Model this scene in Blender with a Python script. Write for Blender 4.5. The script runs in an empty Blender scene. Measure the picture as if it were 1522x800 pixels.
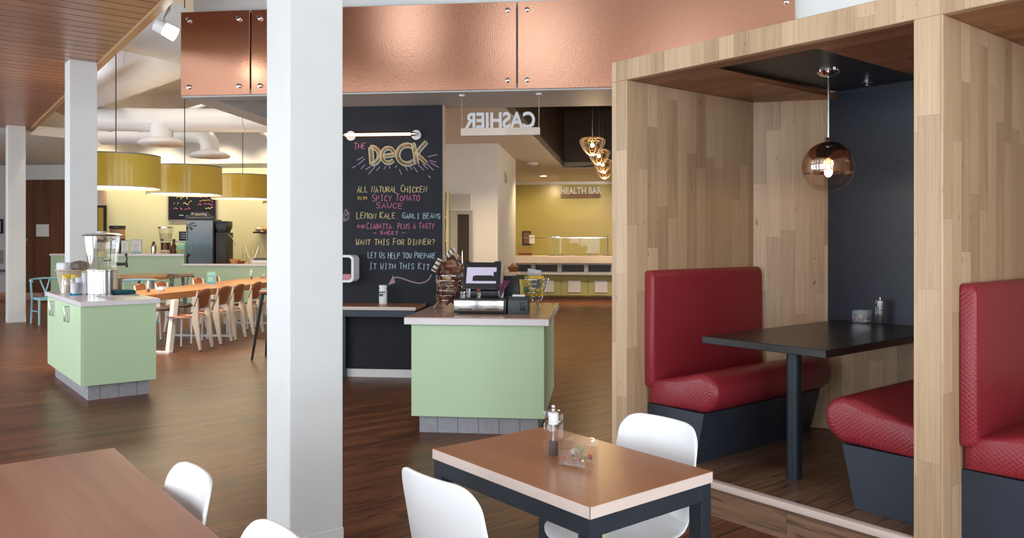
import bpy, bmesh, math, random
from math import pi, sin, cos, sqrt, radians
from mathutils import Vector, Matrix
random.seed(7)
C = bpy.context.scene.collection
SC = bpy.context.scene
S2 = sqrt(.5)
BROT = -pi/4                                   # the café part of the building is turned 45 degrees against the booths


def Bw(u, v, z=0.0):
    return ((u+v)*S2, (v-u)*S2, z)


# ------------------------------------------------------------------ camera, sky, lights, exposure
cam_d = bpy.data.cameras.new('camera')
cam = bpy.data.objects.new('camera', cam_d)
C.objects.link(cam)
SC.camera = cam
cam.location = (0, 0, 1.5)
cam.rotation_euler = (pi/2, 0, radians(51.2)-pi/2)
cam_d.sensor_width = 36
cam_d.lens = 1190/1522*36
cam_d.shift_y = -46/1522
cam_d.clip_start = .05
SC.view_settings.view_transform = 'Standard'
SC.view_settings.look = 'None'
SC.view_settings.gamma = 1
SC.view_settings.use_curve_mapping = False
SC.view_settings.exposure = 0.06
SC.cycles.use_denoising = True
SC.cycles.max_bounces = 8
SC.cycles.diffuse_bounces = 5
SC.cycles.glossy_bounces = 4
SC.cycles.transmission_bounces = 8
SC.cycles.transparent_max_bounces = 16
SC.cycles.caustics_reflective = False
SC.cycles.caustics_refractive = False
SC.cycles.sample_clamp_indirect = 6

W = bpy.data.worlds.new('sky')
SC.world = W
W.use_nodes = True
W.node_tree.nodes['Background'].inputs[0].default_value = (.80, .90, 1, 1)
W.node_tree.nodes['Background'].inputs[1].default_value = 1.2


def area(name, loc, aim, w, h, power, col=(1, 1, 1), spread=pi):
    l = bpy.data.lights.new(name, 'AREA')
    l.shape = 'RECTANGLE'; l.size = w; l.size_y = h; l.energy = power; l.color = col; l.spread = spread
    o = bpy.data.objects.new(name, l); C.objects.link(o)
    o.location = loc
    o.rotation_euler = Vector(aim).to_track_quat('-Z', 'Y').to_euler()
    return o


def point(name, loc, power, col, r=.05):
    l = bpy.data.lights.new(name, 'POINT'); l.energy = power; l.color = col; l.shadow_soft_size = r
    o = bpy.data.objects.new(name, l); C.objects.link(o); o.location = loc
    return o


def spot(name, loc, aim, power, col, ang=90, r=.05, blend=.6):
    l = bpy.data.lights.new(name, 'SPOT'); l.energy = power; l.color = col; l.shadow_soft_size = r
    l.spot_size = radians(ang); l.spot_blend = blend
    o = bpy.data.objects.new(name, l); C.objects.link(o); o.location = loc
    o.rotation_euler = Vector(aim).to_track_quat('-Z', 'Y').to_euler()
    return o


DAY = (.85, .94, 1.0)
WARM = (1.0, .72, .42)
SIDE_WIN = [-1.6, 2.1, 5.8, 9.5, 13.2, 16.9]     # centres of the windows along the left glass wall
REAR_WIN = [-.9, 2.5, 5.9, 9.3, 12.7]
for y in SIDE_WIN:
    area('side_daylight', (-2.98, y, 1.75), (1, 0, 0), 3.0, 2.8, 120, DAY)
for x in REAR_WIN:
    area('rear_daylight', (x, -3.48, 2.0), (0, 1, 0), 2.7, 3.4, 150, DAY)
# downlights and added fixtureless spots over passage, salad counter, coffee bar and hall
for (u, v, p) in ((-2.4, 10.2, 30), (-1.4, 10.8, 30), (.8, 18.4, 30), (-1.2, 18.7, 34), (2.6, 18.4, 30), (-.9, 14.6, 30)):
    spot('downlight_beam', Bw(u, v, 2.9), Bw(0, .55 if v > 18 else 0, -1), p*4, WARM, 130, .12)
spot('added_sign_fill', Bw(1.5, 18.0, 2.88), Bw(-1.96, 2.36, -.26), 110, (1, .92, .80), 28, .05)  # added spot that brightens the HEALTH BAR letters, no fixture behind it
for u in (-.9, 1.2):
    spot('added_salad_fill', Bw(u, 17.7, 2.9), Bw(0, .5, -1), 150, (1, .84, .62), 80, .06)  # added pair lifting the dim counter front, no such lamps known
for u in (-12.6, -11.0, -9.4, -7.8, -6.2):
    spot('coffee_bar_beam', Bw(u, 18.6, 4.4), (0, .15, -1), 210, (1, .82, .56), 110, .08)
for (u, v) in ((-6.5, 11), (-9, 13), (-11.5, 15), (-6.5, 15)):
    spot('hall_beam', Bw(u, v, 4.9), (0, 0, -1), 75, (1, .90, .78), 140, .1)

# ------------------------------------------------------------------ materials
MATS = {}


class N:
    def __init__(self, name):
        self.m = bpy.data.materials.new(name); self.m.use_nodes = True
        self.t = self.m.node_tree; self.n = self.t.nodes; self.l = self.t.links
        self.p = self.n['Principled BSDF']; self.out = self.n['Material Output']
        MATS[name] = self.m

    def add(self, kind, **kw):
        x = self.n.new(kind)
        for k, v in kw.items():
            setattr(x, k, v)
        return x

    def put(self, sock, v):
        if hasattr(v, 'is_output'):
            self.l.new(v, sock)
        else:
            sock.default_value = v

    def math(self, op, a, b=0.0, c=None):
        x = self.add('ShaderNodeMath', operation=op)
        self.put(x.inputs[0], a); self.put(x.inputs[1], b)
        if c is not None: self.put(x.inputs[2], c)
        return x.outputs[0]

    def ramp(self, f, stops):
        x = self.add('ShaderNodeValToRGB')
        e = x.color_ramp.elements
        while len(e) < len(stops): e.new(.5)
        for i, (p, c) in enumerate(stops):
            e[i].position = p; e[i].color = (*c, 1)
        self.put(x.inputs[0], f)
        return x.outputs[0]

    def mix(self, f, a, b, mode='MIX'):
        x = self.add('ShaderNodeMix', data_type='RGBA', blend_type=mode)
        self.put(x.inputs[0], f)
        self.put(x.inputs[6], a if hasattr(a, 'is_output') else (*a, 1))
        self.put(x.inputs[7], b if hasattr(b, 'is_output') else (*b, 1))
        return x.outputs[2]

    def noise(self, vec, scale, detail=3, rough=.5, dist=0.):
        x = self.add('ShaderNodeTexNoise')
        x.inputs['Scale'].default_value = scale; x.inputs['Detail'].default_value = detail
        x.inputs['Roughness'].default_value = rough; x.inputs['Distortion'].default_value = dist
        if vec is not None: self.l.new(vec, x.inputs['Vector'])
        return x.outputs[0]

    def mapped(self, vec, sc=(1, 1, 1), loc=(0, 0, 0), rot=(0, 0, 0)):
        x = self.add('ShaderNodeMapping')
        x.inputs['Scale'].default_value = sc; x.inputs['Location'].default_value = loc; x.inputs['Rotation'].default_value = rot
        self.l.new(vec, x.inputs[0])
        return x.outputs[0]

    def comb(self, x, y, z=0.):
        c = self.add('ShaderNodeCombineXYZ')
        self.put(c.inputs[0], x); self.put(c.inputs[1], y); self.put(c.inputs[2], z)
        return c.outputs[0]

    def uv(self):
        return self.add('ShaderNodeTexCoord').outputs['UV']

    def obj(self):
        return self.add('ShaderNodeTexCoord').outputs['Object']

    def sep(self, v):
        s = self.add('ShaderNodeSeparateXYZ'); self.l.new(v, s.inputs[0]); return s.outputs

    def bump(self, h, strength=.3, dist=.01):
        b = self.add('ShaderNodeBump'); b.inputs['Strength'].default_value = strength; b.inputs['Distance'].default_value = dist
        self.l.new(h, b.inputs['Height']); self.l.new(b.outputs[0], self.p.inputs['Normal'])


def plain(name, col, rough=.5, metal=0., spec=.5, noise=0., nscale=6., bump=0., bscale=80., coat=0.):
    n = N(name); p = n.p
    p.inputs['Roughness'].default_value = rough; p.inputs['Metallic'].default_value = metal
    p.inputs['Specular IOR Level'].default_value = spec
    p.inputs['Coat Weight'].default_value = coat
    if noise:
        f = n.noise(n.obj(), nscale, 4)
        a = tuple(max(0, c*(1-noise)) for c in col); b = tuple(min(1, c*(1+noise)) for c in col)
        n.l.new(n.ramp(f, [(.3, a), (.7, b)]), p.inputs['Base Color'])
    else:
        p.inputs['Base Color'].default_value = (*col, 1)
    if bump:
        n.bump(n.noise(n.obj(), bscale, 2), bump, .004)
    return n.m


def emit(name, col, strength):
    n = N(name)
    n.p.inputs['Base Color'].default_value = (*col, 1)
    n.p.inputs['Emission Color'].default_value = (*col, 1)
    n.p.inputs['Emission Strength'].default_value = strength
    return n.m


def thin_glass(name, tint=(1, 1, 1), refl=.08, rough=.02, gcol=(1, 1, 1), edge=.6):
    """thin pane: see-through with a Fresnel reflection"""
    n = N(name)
    t = n.add('ShaderNodeBsdfTransparent'); t.inputs[0].default_value = (*tint, 1)
    g = n.add('ShaderNodeBsdfGlossy'); g.inputs[0].default_value = (*gcol, 1); g.inputs['Roughness'].default_value = rough
    lw = n.add('ShaderNodeLayerWeight'); lw.inputs[0].default_value = .35
    f = n.math('MULTIPLY_ADD', lw.outputs['Facing'], edge, refl)
    f.node.use_clamp = True
    m = n.add('ShaderNodeMixShader')
    n.l.new(f, m.inputs[0]); n.l.new(t.outputs[0], m.inputs[1]); n.l.new(g.outputs[0], m.inputs[2])
    n.l.new(m.outputs[0], n.out.inputs[0])
    return n.m


def wood(name, cols, width=.1, length=.8, rough=.45, seam=.35, grain=1., streak=.35, gscale=1., knots=0., seam_w=.012, spec=.5, coat=0., streakcol=None):
    """staves along UV.x, each stave with its own tint, grain running along it"""
    n = N(name); p = n.p
    uv = n.uv(); s = n.sep(uv)
    row = n.math('ADD', n.math('DIVIDE', s[1], width), .5); ri = n.math('FLOOR', row)
    wn = n.add('ShaderNodeTexWhiteNoise', noise_dimensions='1D'); n.l.new(ri, wn.inputs['W'])
    col = n.math('ADD', n.math('DIVIDE', s[0], length), n.math('MULTIPLY', wn.outputs[0], 17.3)); ci = n.math('FLOOR', col)
    w2 = n.add('ShaderNodeTexWhiteNoise', noise_dimensions='2D'); n.l.new(n.comb(ri, ci), w2.inputs['Vector'])
    rnd = w2.outputs[0]
    gv = n.comb(n.math('MULTIPLY_ADD', rnd, 31., n.math('MULTIPLY', s[0], 1.6*gscale)), n.math('MULTIPLY', s[1], 26*gscale), n.math('MULTIPLY', rnd, 9.))
    g1 = n.noise(gv, 1.0, 5, .6, .8 if seam else .25)
    gv2 = n.comb(n.math('MULTIPLY_ADD', rnd, 13., n.math('MULTIPLY', s[0], 3.*gscale)), n.math('MULTIPLY', s[1], 120*gscale))
    g2 = n.noise(gv2, 1.0, 3, .6)
    f = n.math('ADD', n.math('MULTIPLY', rnd, 1-streak), n.math('MULTIPLY', n.math('MULTIPLY_ADD', g1, 1.6, -.3), streak))
    k = len(cols)
    base = n.ramp(f, [(i/(k-1)*.9+.05, c) for i, c in enumerate(cols)])
    dark = n.ramp(g2, [(.30, (.72, .68, .64)), (.62, (1, 1, 1))])
    base = n.mix(.55*grain, base, dark, 'MULTIPLY')
    if streakcol:
        sv = n.comb(n.math('MULTIPLY_ADD', rnd, 7., n.math('MULTIPLY', s[0], 2.6)), n.math('MULTIPLY', s[1], 38))
        sf = n.ramp(n.noise(sv, 1.0, 3, .6, .4), [(.50, (0, 0, 0)), (.66, (1, 1, 1))])
        base = n.mix(n.math('MULTIPLY', sf, .85), base, streakcol)
    if knots:
        kv = n.noise(n.comb(n.math('MULTIPLY', s[0], 9.), n.math('MULTIPLY', s[1], 24.)), 1., 1)
        base = n.mix(n.math('MULTIPLY', n.ramp(kv, [(.74, (0, 0, 0)), (.80, (1, 1, 1))]), knots), base, (.16, .09, .045))
    fr = n.math('FRACT', row)
    e = n.math('MINIMUM', fr, n.math('SUBTRACT', 1.0, fr))
    sm = n.math('LESS_THAN', e, seam_w)
    fc = n.math('FRACT', col)
    e2 = n.math('MULTIPLY', n.math('MINIMUM', fc, n.math('SUBTRACT', 1.0, fc)), length/width)
    sm = n.math('MAXIMUM', sm, n.math('LESS_THAN', e2, seam_w))
    base = n.mix(n.math('MULTIPLY', sm, seam), base, (.03, .018, .01))
    if not seam: sm = n.math('MULTIPLY', sm, 0.0)
    n.l.new(base, p.inputs['Base Color'])
    n.put(p.inputs['Roughness'], n.math('MULTIPLY_ADD', g1, .18 if seam else .06, rough-(.09 if seam else .03)))
    p.inputs['Specular IOR Level'].default_value = spec
    p.inputs['Coat Weight'].default_value = coat
    n.bump(n.math('SUBTRACT', n.math('MULTIPLY', g2, .25), sm), .25 if seam else .03, .003)
    return n.m


plain('white_paint', (.80, .80, .79), .55, noise=.02, bump=.05)
plain('column_paint', (.70, .72, .72), .5, noise=.02)
plain('soffit_paint', (.50, .49, .48), .6)
plain('cashier_ceiling_paint', (.72, .66, .58), .6)
plain('deck_ceiling_paint', (.66, .64, .62), .7)
plain('duct_metal', (.76, .74, .72), .42, .0, noise=.03)
wood('booth_wood', [(.37, .24, .14), (.53, .365, .22), (.64, .455, .285), (.74, .55, .36)], .095, .75, .42, .25, .8, .45, knots=.8, gscale=.8)
wood('floor_planks', [(.085, .029, .012), (.155, .054, .021), (.225, .082, .031), (.30, .117, .048)], .11, 1.3, .36, .5, 1.3, .55, streakcol=(.022, .010, .008), spec=.26)
wood('booth_floor', [(.11, .060, .034), (.17, .092, .052), (.25, .145, .085), (.32, .20, .125)], .15, 1.1, .35, .45, 1., .55, streakcol=(.05, .032, .024))
wood('ceiling_slats', [(.30, .135, .078), (.36, .165, .098), (.43, .20, .12)], .21, 4.0, .30, .0, .5, .35, spec=.75)
wood('ceiling_trim', [(.42, .24, .11), (.48, .28, .13), (.52, .31, .15)], .3, 4, .4, .0, .7)
wood('table_wood', [(.33, .135, .060), (.40, .170, .078), (.47, .21, .10)], 1.2, 3.2, .30, .0, .45, .8, .45, spec=.5)
wood('pale_table_wood', [(.27, .125, .078), (.42, .22, .15), (.56, .32, .23)], 1.2, 3.2, .38, .0, .6, .95, .22)
wood('honey_wood', [(.36, .155, .062), (.43, .195, .080), (.50, .235, .10)], .6, 2.4, .32, .1, .6, .7)
wood('shaded_canopy_wood', [(.20, .088, .040), (.36, .165, .078), (.52, .26, .13)], .095, .7, .45, .35, .8, .3)  # browner boards, with the underside's shade put into the colour
wood('pale_wood', [(.55, .45, .36), (.66, .56, .47), (.74, .64, .55)], .3, 2, .5, .0, .6, .7)
wood('walnut', [(.085, .030, .014), (.15, .058, .026), (.22, .090, .042)], .11, 4, .4, .1, 1., .6)
wood('dark_plank', [(.026, .013, .008), (.036, .019, .012), (.050, .027, .016)], .2, 2, .5, .5, .8, .6)
wood('chair_ply', [(.22, .075, .030), (.27, .095, .038), (.32, .115, .046)], .5, 2, .35, .0, .5, .8)
wood('edge_band', [(.62, .50, .44), (.68, .56, .50), (.72, .60, .54)], .3, 2, .5, .0, .3, .6)
plain('navy_panel', (.017, .023, .042), .42, noise=.12, nscale=30)
plain('bench_base', (.030, .038, .058), .45, noise=.1)
plain('black_laminate', (.016, .014, .014), .30, noise=.15, nscale=18)
plain('dark_steel', (.022, .030, .042), .38, .35, noise=.12)
plain('black_plastic', (.015, .015, .017), .4)
plain('dark_grey_plastic', (.06, .07, .085), .45)
plain('chalk_slate', (.012, .0135, .020), .62, spec=.3, noise=.25, nscale=3)
plain('green_laminate', (.53, .70, .45), .45, spec=.4)
plain('green_panel', (.52, .69, .46), .5)
plain('white_quartz', (.80, .77, .79), .25, noise=.03)
wood('wood_worktop', [(.46, .28, .20), (.53, .33, .24), (.58, .37, .28)], .8, 2, .18, .0, .3, .7)
plain('machine_brown', (.03, .022, .018), .5)
plain('wire_metal', (.45, .45, .46), .25, 1)
plain('chrome', (.82, .82, .83), .08, 1)
plain('brushed_steel', (.50, .49, .48), .2, 1, noise=.05, nscale=40)
plain('white_shell', (.86, .88, .90), .28, spec=.55)
plain('white_metal', (.78, .77, .78), .4)
plain('beige_metal', (.66, .58, .50), .4)
plain('blue_metal', (.27, .56, .66), .4)
plain('grey_metal', (.16, .18, .19), .4, .5)
plain('black_paint', (.018, .019, .02), .4)
plain('white_plastic', (.82, .82, .82), .4)
plain('teal_cloth', (.008, .11, .14), .9, bump=.3)
plain('bright_teal', (.01, .42, .62), .8)
plain('yellow_lid', (.85, .66, .05), .45)
plain('woven_basket', (.50, .42, .33), .9, noise=.25, nscale=60, bump=.6, bscale=120)
plain('napkin_paper', (.70, .70, .74), .9, bump=.3, bscale=30)
plain('brown_paper', (.20, .16, .14), .9, noise=.35, nscale=25, bump=.5, bscale=40)
plain('coffee_wall', (.74, .73, .46), .55)
plain('peach_wall', (.78, .55, .38), .6)
plain('health_wall', (.46, .40, .12), .24, spec=.6)
plain('health_front', (.46, .47, .19), .5)
plain('grey_metal_light', (.42, .42, .42), .4, .3)
plain('letter_grey', (.60, .60, .63), .4)
plain('letter_white', (.84, .82, .78), .5)
plain('rail_wood', (.20, .11, .07), .5, noise=.2)
plain('pink_item', (.55, .25, .28), .6)
plain('tan_inner', (.62, .47, .36), .55)
plain('lemon', (.75, .72, .30), .4)
plain('plum', (.06, .03, .04), .4)
plain('chalk_yellow', (0.58, 0.48, 0.23), .9)
plain('chalk_orange', (0.53, 0.30, 0.10), .9)
plain('chalk_pink', (0.49, 0.14, 0.27), .9)
plain('chalk_mauve', (0.35, 0.23, 0.33), .9)
plain('chalk_blue', (0.35, 0.48, 0.55), .9)
plain('snack_brown', (.10, .035, .018), .3)
plain('snack_rust', (.20, .065, .03), .3)
plain('snack_cream', (.66, .55, .42), .4)
plain('snack_tan', (.36, .20, .09), .35)
plain('chip_yellow', (.72, .46, .05), .3, noise=.1, nscale=20)
plain('chip_gold', (.50, .36, .06), .3)
plain('emblem_green', (.05, .17, .07), .4)
plain('emblem_dark', (.03, .03, .025), .4)
plain('purple_sprig', (.16, .04, .11), .7)
plain('red_bloom', (.55, .03, .03), .5)
plain('leaf_green', (.20, .30, .07), .6)
plain('amber_bead', (.55, .12, .03), .25)
plain('violet_bead', (.12, .04, .30), .25)
plain('white_card', (.86, .86, .86), .7)
plain('blue_card', (.18, .42, .50), .5)
plain('pepper', (.06, .035, .025), .6, noise=.6, nscale=200)
plain('pastry', (.62, .34, .12), .7, noise=.3, nscale=40)
plain('mint_tub', (.30, .62, .45), .4)
plain('drum_fabric', (.63, .42, .040), .45, noise=.04, nscale=3, coat=.25)
plain('silver_edge', (.62, .56, .48), .5)
emit('drum_glow', (1.0, .86, .62), 3.2)
emit('tube_glow', (1.0, .52, .30), 3.2)
emit('bulb_glow', (1.0, .66, .34), 60)
emit('spot_glow', (1.0, .96, .90), 8)
emit('down_glow', (1.0, .88, .62), 14)
emit('screen_glow', (.55, .50, .66), .28)
thin_glass('clear_glass', refl=.05, edge=.35)
thin_glass('acrylic', (.97, .97, .97), .03, .03, edge=.28)
thin_glass('water_glass', (.84, .84, .80), .02, .04, edge=.12)
thin_glass('guard_glass', refl=.015, edge=.12)
thin_glass('mirror_copper', (.55, .42, .34), .80, .02, (.80, .66, .56), edge=.2)
thin_glass('rose_glass', (1.0, .965, .94), .04, .02, (1, .8, .68), edge=.3)
thin_glass('amber_glass', (.98, .88, .68), .15, .05, (1, .85, .6), edge=.8)


def copper():
    n = N('copper'); p = n.p
    o = n.obj()
    f = n.noise(o, 130, 2, .5)
    n.l.new(n.ramp(f, [(.35, (.66, .33, .215)), (.65, (.80, .44, .30))]), p.inputs['Base Color'])
    p.inputs['Metallic'].default_value = 1
    n.put(p.inputs['Roughness'], n.math('MULTIPLY_ADD', f, .12, .16))
    v = n.add('ShaderNodeTexVoronoi'); v.inputs['Scale'].default_value = 120; n.l.new(o, v.inputs['Vector'])
    n.bump(v.outputs[0], .10, .004)


copper()


def vinyl():
    n = N('red_vinyl'); p = n.p
    s = n.sep(n.uv())
    a = n.math('ADD', n.math('MULTIPLY', s[0], 44), n.math('MULTIPLY', s[1], 36))
    b = n.math('SUBTRACT', n.math('MULTIPLY', s[0], 44), n.math('MULTIPLY', s[1], 36))
    da = n.math('ABSOLUTE', n.math('SUBTRACT', n.math('FRACT', a), .5))
    db = n.math('ABSOLUTE', n.math('SUBTRACT', n.math('FRACT', b), .5))
    h = n.math('MINIMUM', n.math('SUBTRACT', .5, da), n.math('SUBTRACT', .5, db))
    hh = n.math('MINIMUM', n.math('MULTIPLY', h, 5.), 1.0)
    n.l.new(n.ramp(hh, [(0., (.36, .040, .055)), (.6, (.27, .018, .030))]), p.inputs['Base Color'])
    p.inputs['Roughness'].default_value = .36
    p.inputs['Specular IOR Level'].default_value = .55
    n.bump(hh, .28, .003)


vinyl()


def tile(name, col, grout, w=.16, h=.2):
    n = N(name); p = n.p
    s = n.sep(n.uv())
    fr = n.math('FRACT', n.math('DIVIDE', s[0], w))
    e = n.math('LESS_THAN', n.math('MINIMUM', fr, n.math('SUBTRACT', 1., fr)), .018)
    f = n.noise(n.obj(), 25, 4)
    base = n.ramp(f, [(.3, tuple(c*.85 for c in col)), (.7, col)])
    n.l.new(n.mix(e, base, grout), p.inputs['Base Color'])
    p.inputs['Roughness'].default_value = .55


tile('grey_tile', (.34, .34, .37), (.12, .12, .13))


def poster():
    n = N('poster_print'); p = n.p
    s = n.sep(n.uv())
    f = n.noise(n.uv(), 9, 4)
    z = n.math('ADD', s[1], n.math('MULTIPLY_ADD', f, .24, -.12))
    n.l.new(n.ramp(z, [(.0, (.020, .028, .045)), (.25, (.012, .04, .05)), (.40, (.035, .08, .085)), (.48, (.09, .16, .20)), (.62, (.14, .21, .28)), (.9, (.30, .34, .37))]), p.inputs['Base Color'])
    p.inputs['Roughness'].default_value = .3


poster()
M = MATS

# ------------------------------------------------------------------ mesh building


class MB:
    def __init__(self):
        self.bm = bmesh.new()
        self.uvl = self.bm.loops.layers.uv.new('UVMap')
        self.ex = self.bm.faces.layers.int.new('explicit')

    def _bev(self, faces, bev, seg=2):
        ed = list({e for f in faces for e in f.edges})
        bmesh.ops.bevel(self.bm, geom=ed, offset=bev, segments=seg, affect='EDGES', profile=.5)

    def box(self, x0, x1, y0, y1, z0, z1, bev=0, seg=2, mat=None):
        bm = self.bm
        vs = [bm.verts.new((x, y, z)) for z in (z0, z1) for y in (y0, y1) for x in (x0, x1)]
        if mat is not None:
            for v in vs: v.co = mat @ v.co
        fs = [bm.faces.new([vs[i] for i in f]) for f in ((0, 2, 3, 1), (4, 5, 7, 6), (0, 1, 5, 4), (1, 3, 7, 5), (3, 2, 6, 7), (2, 0, 4, 6))]
        if bev: self._bev(fs, bev, seg)
        return self

    def hexa(self, p, bev=0):
        """eight corners: bottom four round, top four round"""
        vs = [self.bm.verts.new(q) for q in p]
        fs = [self.bm.faces.new([vs[i] for i in f]) for f in ((3, 2, 1, 0), (4, 5, 6, 7), (0, 1, 5, 4), (1, 2, 6, 5), (2, 3, 7, 6), (3, 0, 4, 7))]
        if bev: self._bev(fs, bev)
        return self

    def prism(self, poly, a, b, axis='z', bev=0, seg=2):
        def co(p, q, t):
            return {'z': (p, q, t), 'x': (t, p, q), 'y': (p, t, q)}[axis]
        lo = [self.bm.verts.new(co(p, q, a)) for p, q in poly]
        hi = [self.bm.verts.new(co(p, q, b)) for p, q in poly]
        fs = [self.bm.faces.new(lo[::-1]), self.bm.faces.new(hi)]
        n = len(poly)
        for i in range(n):
            fs.append(self.bm.faces.new((lo[i], lo[(i+1) % n], hi[(i+1) % n], hi[i])))
        if bev: self._bev(fs, bev, seg)
        return self

    def ring(self, c, ax, r, n, ph=0):
        ax = Vector(ax).normalized()
        t = Vector((0, 0, 1)) if abs(ax.z) < .9 else Vector((1, 0, 0))
        a = ax.cross(t).normalized(); b = ax.cross(a)
        return [self.bm.verts.new(Vector(c)+r*(cos(ph+2*pi*i/n)*a+sin(ph+2*pi*i/n)*b)) for i in range(n)]

    def skin(self, rings, cap=True, closed=False):
        n = len(rings[0])
        rr = rings+[rings[0]] if closed else rings
        for p, q in zip(rr, rr[1:]):
            for i in range(n):
                self.bm.faces.new((p[i], p[(i+1) % n], q[(i+1) % n], q[i]))
        if cap and not closed:
            self.bm.faces.new(rings[0][::-1]); self.bm.faces.new(rings[-1])
        return self

    def cyl(self, p0, p1, r0, r1=None, n=16, ph=0):
        d = Vector(p1)-Vector(p0)
        return self.skin([self.ring(p0, d, r0, n, ph), self.ring(p1, d, r0 if r1 is None else r1, n, ph)])

    def tube(self, pts, r, n=8, closed=False, rad=None):
        P = [Vector(p) for p in pts]; k = len(P); rings = []
        ref = None
        for i in range(k):
            if closed: t = (P[(i+1) % k]-P[i-1]).normalized()
            else: t = (P[min(i+1, k-1)]-P[max(i-1, 0)]).normalized()
            if ref is None:
                ref = Vector((0, 0, 1)) if abs(t.z) < .9 else Vector((1, 0, 0))
            a = (ref-t*ref.dot(t))
            if a.length < 1e-4: a = t.orthogonal()
            a.normalize(); ref = a; b = t.cross(a)
            rr = rad[i] if rad else r
            rings.append([self.bm.verts.new(P[i]+rr*(cos(2*pi*j/n)*a+sin(2*pi*j/n)*b)) for j in range(n)])
        return self.skin(rings, closed=closed)

    def lathe(self, prof, n=24, c=(0, 0, 0), cap=True):
        rings = []
        for r, z in prof:
            rings.append([self.bm.verts.new((c[0]+max(r, 1e-4)*cos(2*pi*i/n), c[1]+max(r, 1e-4)*sin(2*pi*i/n), c[2]+z)) for i in range(n)])
        return self.skin(rings, cap)

    def ball(self, c, r, n=12, sc=(1, 1, 1)):
        k = n//2
        rings = []
        for i in range(k+1):
            a = -pi/2+pi*i/k
            rings.append([self.bm.verts.new((c[0]+sc[0]*max(r*cos(a), 1e-4)*cos(2*pi*j/n), c[1]+sc[1]*max(r*cos(a), 1e-4)*sin(2*pi*j/n), c[2]+sc[2]*r*sin(a))) for j in range(n)])
        return self.skin(rings)

    def sheet(self, grid, uvs=None):
        """grid[i][j] of points -> open surface"""
        V = [[self.bm.verts.new(p) for p in row] for row in grid]
        for i in range(len(V)-1):
            for j in range(len(V[0])-1):
                f = self.bm.faces.new((V[i][j], V[i+1][j], V[i+1][j+1], V[i][j+1]))
                if uvs:
                    f[self.ex] = 1
                    for lp, (a, b) in zip(f.loops, ((i, j), (i+1, j), (i+1, j+1), (i, j+1))):
                        lp[self.uvl].uv = uvs[a][b]
        return V

    def xprofile(self, prof, xs, shear=None):
        """closed profile (y, z) swept along x with true arc-length UVs; shear(y, x) may move x"""
        n = len(prof); L = [0]
        for i in range(n):
            a, b = prof[i], prof[(i+1) % n]
            L.append(L[-1]+sqrt((a[0]-b[0])**2+(a[1]-b[1])**2))
        R = []
        for x in xs:
            k = 1.0
            xx, ins = x if isinstance(x, tuple) else (x, 0)
            cy = sum(p[0] for p in prof)/n; cz = sum(p[1] for p in prof)/n
            row = []
            for (y, z) in prof:
                d = sqrt((y-cy)**2+(z-cz)**2)
                q = (d-ins)/d
                yy, zz = cy+(y-cy)*q, cz+(z-cz)*q
                row.append(self.bm.verts.new((xx if shear is None else shear(xx, yy), yy, zz)))
            R.append(row)
        for a in range(len(xs)-1):
            for i in range(n):
                j = (i+1) % n
                f = self.bm.faces.new((R[a][i], R[a][j], R[a+1][j], R[a+1][i]))
                f[self.ex] = 1
                xa = R[a][i].co.x; xb = R[a+1][i].co.x
                for lp, uv in zip(f.loops, ((xa, L[i]), (xa, L[i+1]), (xb, L[i+1]), (xb, L[i]))):
                    lp[self.uvl].uv = uv
        self.bm.faces.new(R[0][::-1]); self.bm.faces.new(R[-1])
        return self

    def build(self, name, mat, parent=None, grain=(0, 0, 1), smooth=35, frame=None, recalc=True, bev=0, uvfit=None):
        bm = self.bm
        if recalc: bmesh.ops.recalc_face_normals(bm, faces=bm.faces[:])
        g0 = Vector(grain).normalized()
        for f in bm.faces:
            if f[self.ex]: continue
            nn = f.normal; g = g0
            if abs(nn.dot(g)) > .8:
                g = Vector((g0.y, g0.z, g0.x))
            g = (g-nn*g.dot(nn)).normalized()
            h = nn.cross(g)
            if (abs(h.x) > .1 and h.x < 0) or (abs(h.x) <= .1 and (h.y+h.z*2) < 0): h = -h
            for lp in f.loops:
                co = lp.vert.co
                lp[self.uvl].uv = (co.dot(g), co.dot(h)+.37*round(nn.x*3+nn.y*5))
        if uvfit:
            for f in bm.faces:
                for lp in f.loops:
                    lp[self.uvl].uv = uvfit(lp.vert.co)
        me = bpy.data.meshes.new(name)
        bm.to_mesh(me); bm.free()
        if smooth:
            for p in me.polygons: p.use_smooth = True
            me.set_sharp_from_angle(angle=radians(smooth))
        me.materials.append(M[mat] if isinstance(mat, str) else mat)
        o = bpy.data.objects.new(name, me); C.objects.link(o)
        if parent is not None: o.parent = parent
        if frame == 'B': o.rotation_euler = (0, 0, BROT)
        if bev:
            md = o.modifiers.new('bevel', 'BEVEL'); md.width = bev; md.segments = 2; md.limit_method = 'ANGLE'; md.angle_limit = radians(40)
        return o


def tag(o, label, cat, group=None, kind=None):
    o['label'] = label; o['category'] = cat
    if group: o['group'] = group
    if kind: o['kind'] = kind
    return o


def thing(name, label, cat, loc=(0, 0, 0), rz=0, group=None):
    o = bpy.data.objects.new(name, None); C.objects.link(o)
    o.empty_display_size = .1
    o.location = loc; o.rotation_euler = (0, 0, rz)
    return tag(o, label, cat, group)


def bthing(name, label, cat, u, v, z=0, rz=0, group=None):
    return thing(name, label, cat, Bw(u, v, z), BROT+rz, group)


def struct(o, label, cat='wall'):
    return tag(o, label, cat, None, 'structure')


def dup(root, loc, rz=None, label=None, group=None):
    r = root.copy(); C.objects.link(r); r.location = loc
    if rz is not None: r.rotation_euler = (0, 0, rz)
    if label: r['label'] = label
    if group: r['group'] = group
    for ch in list(root.children):
        c = ch.copy(); C.objects.link(c); c.parent = r
        for g in list(ch.children):
            d = g.copy(); C.objects.link(d); d.parent = c
    return r


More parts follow.
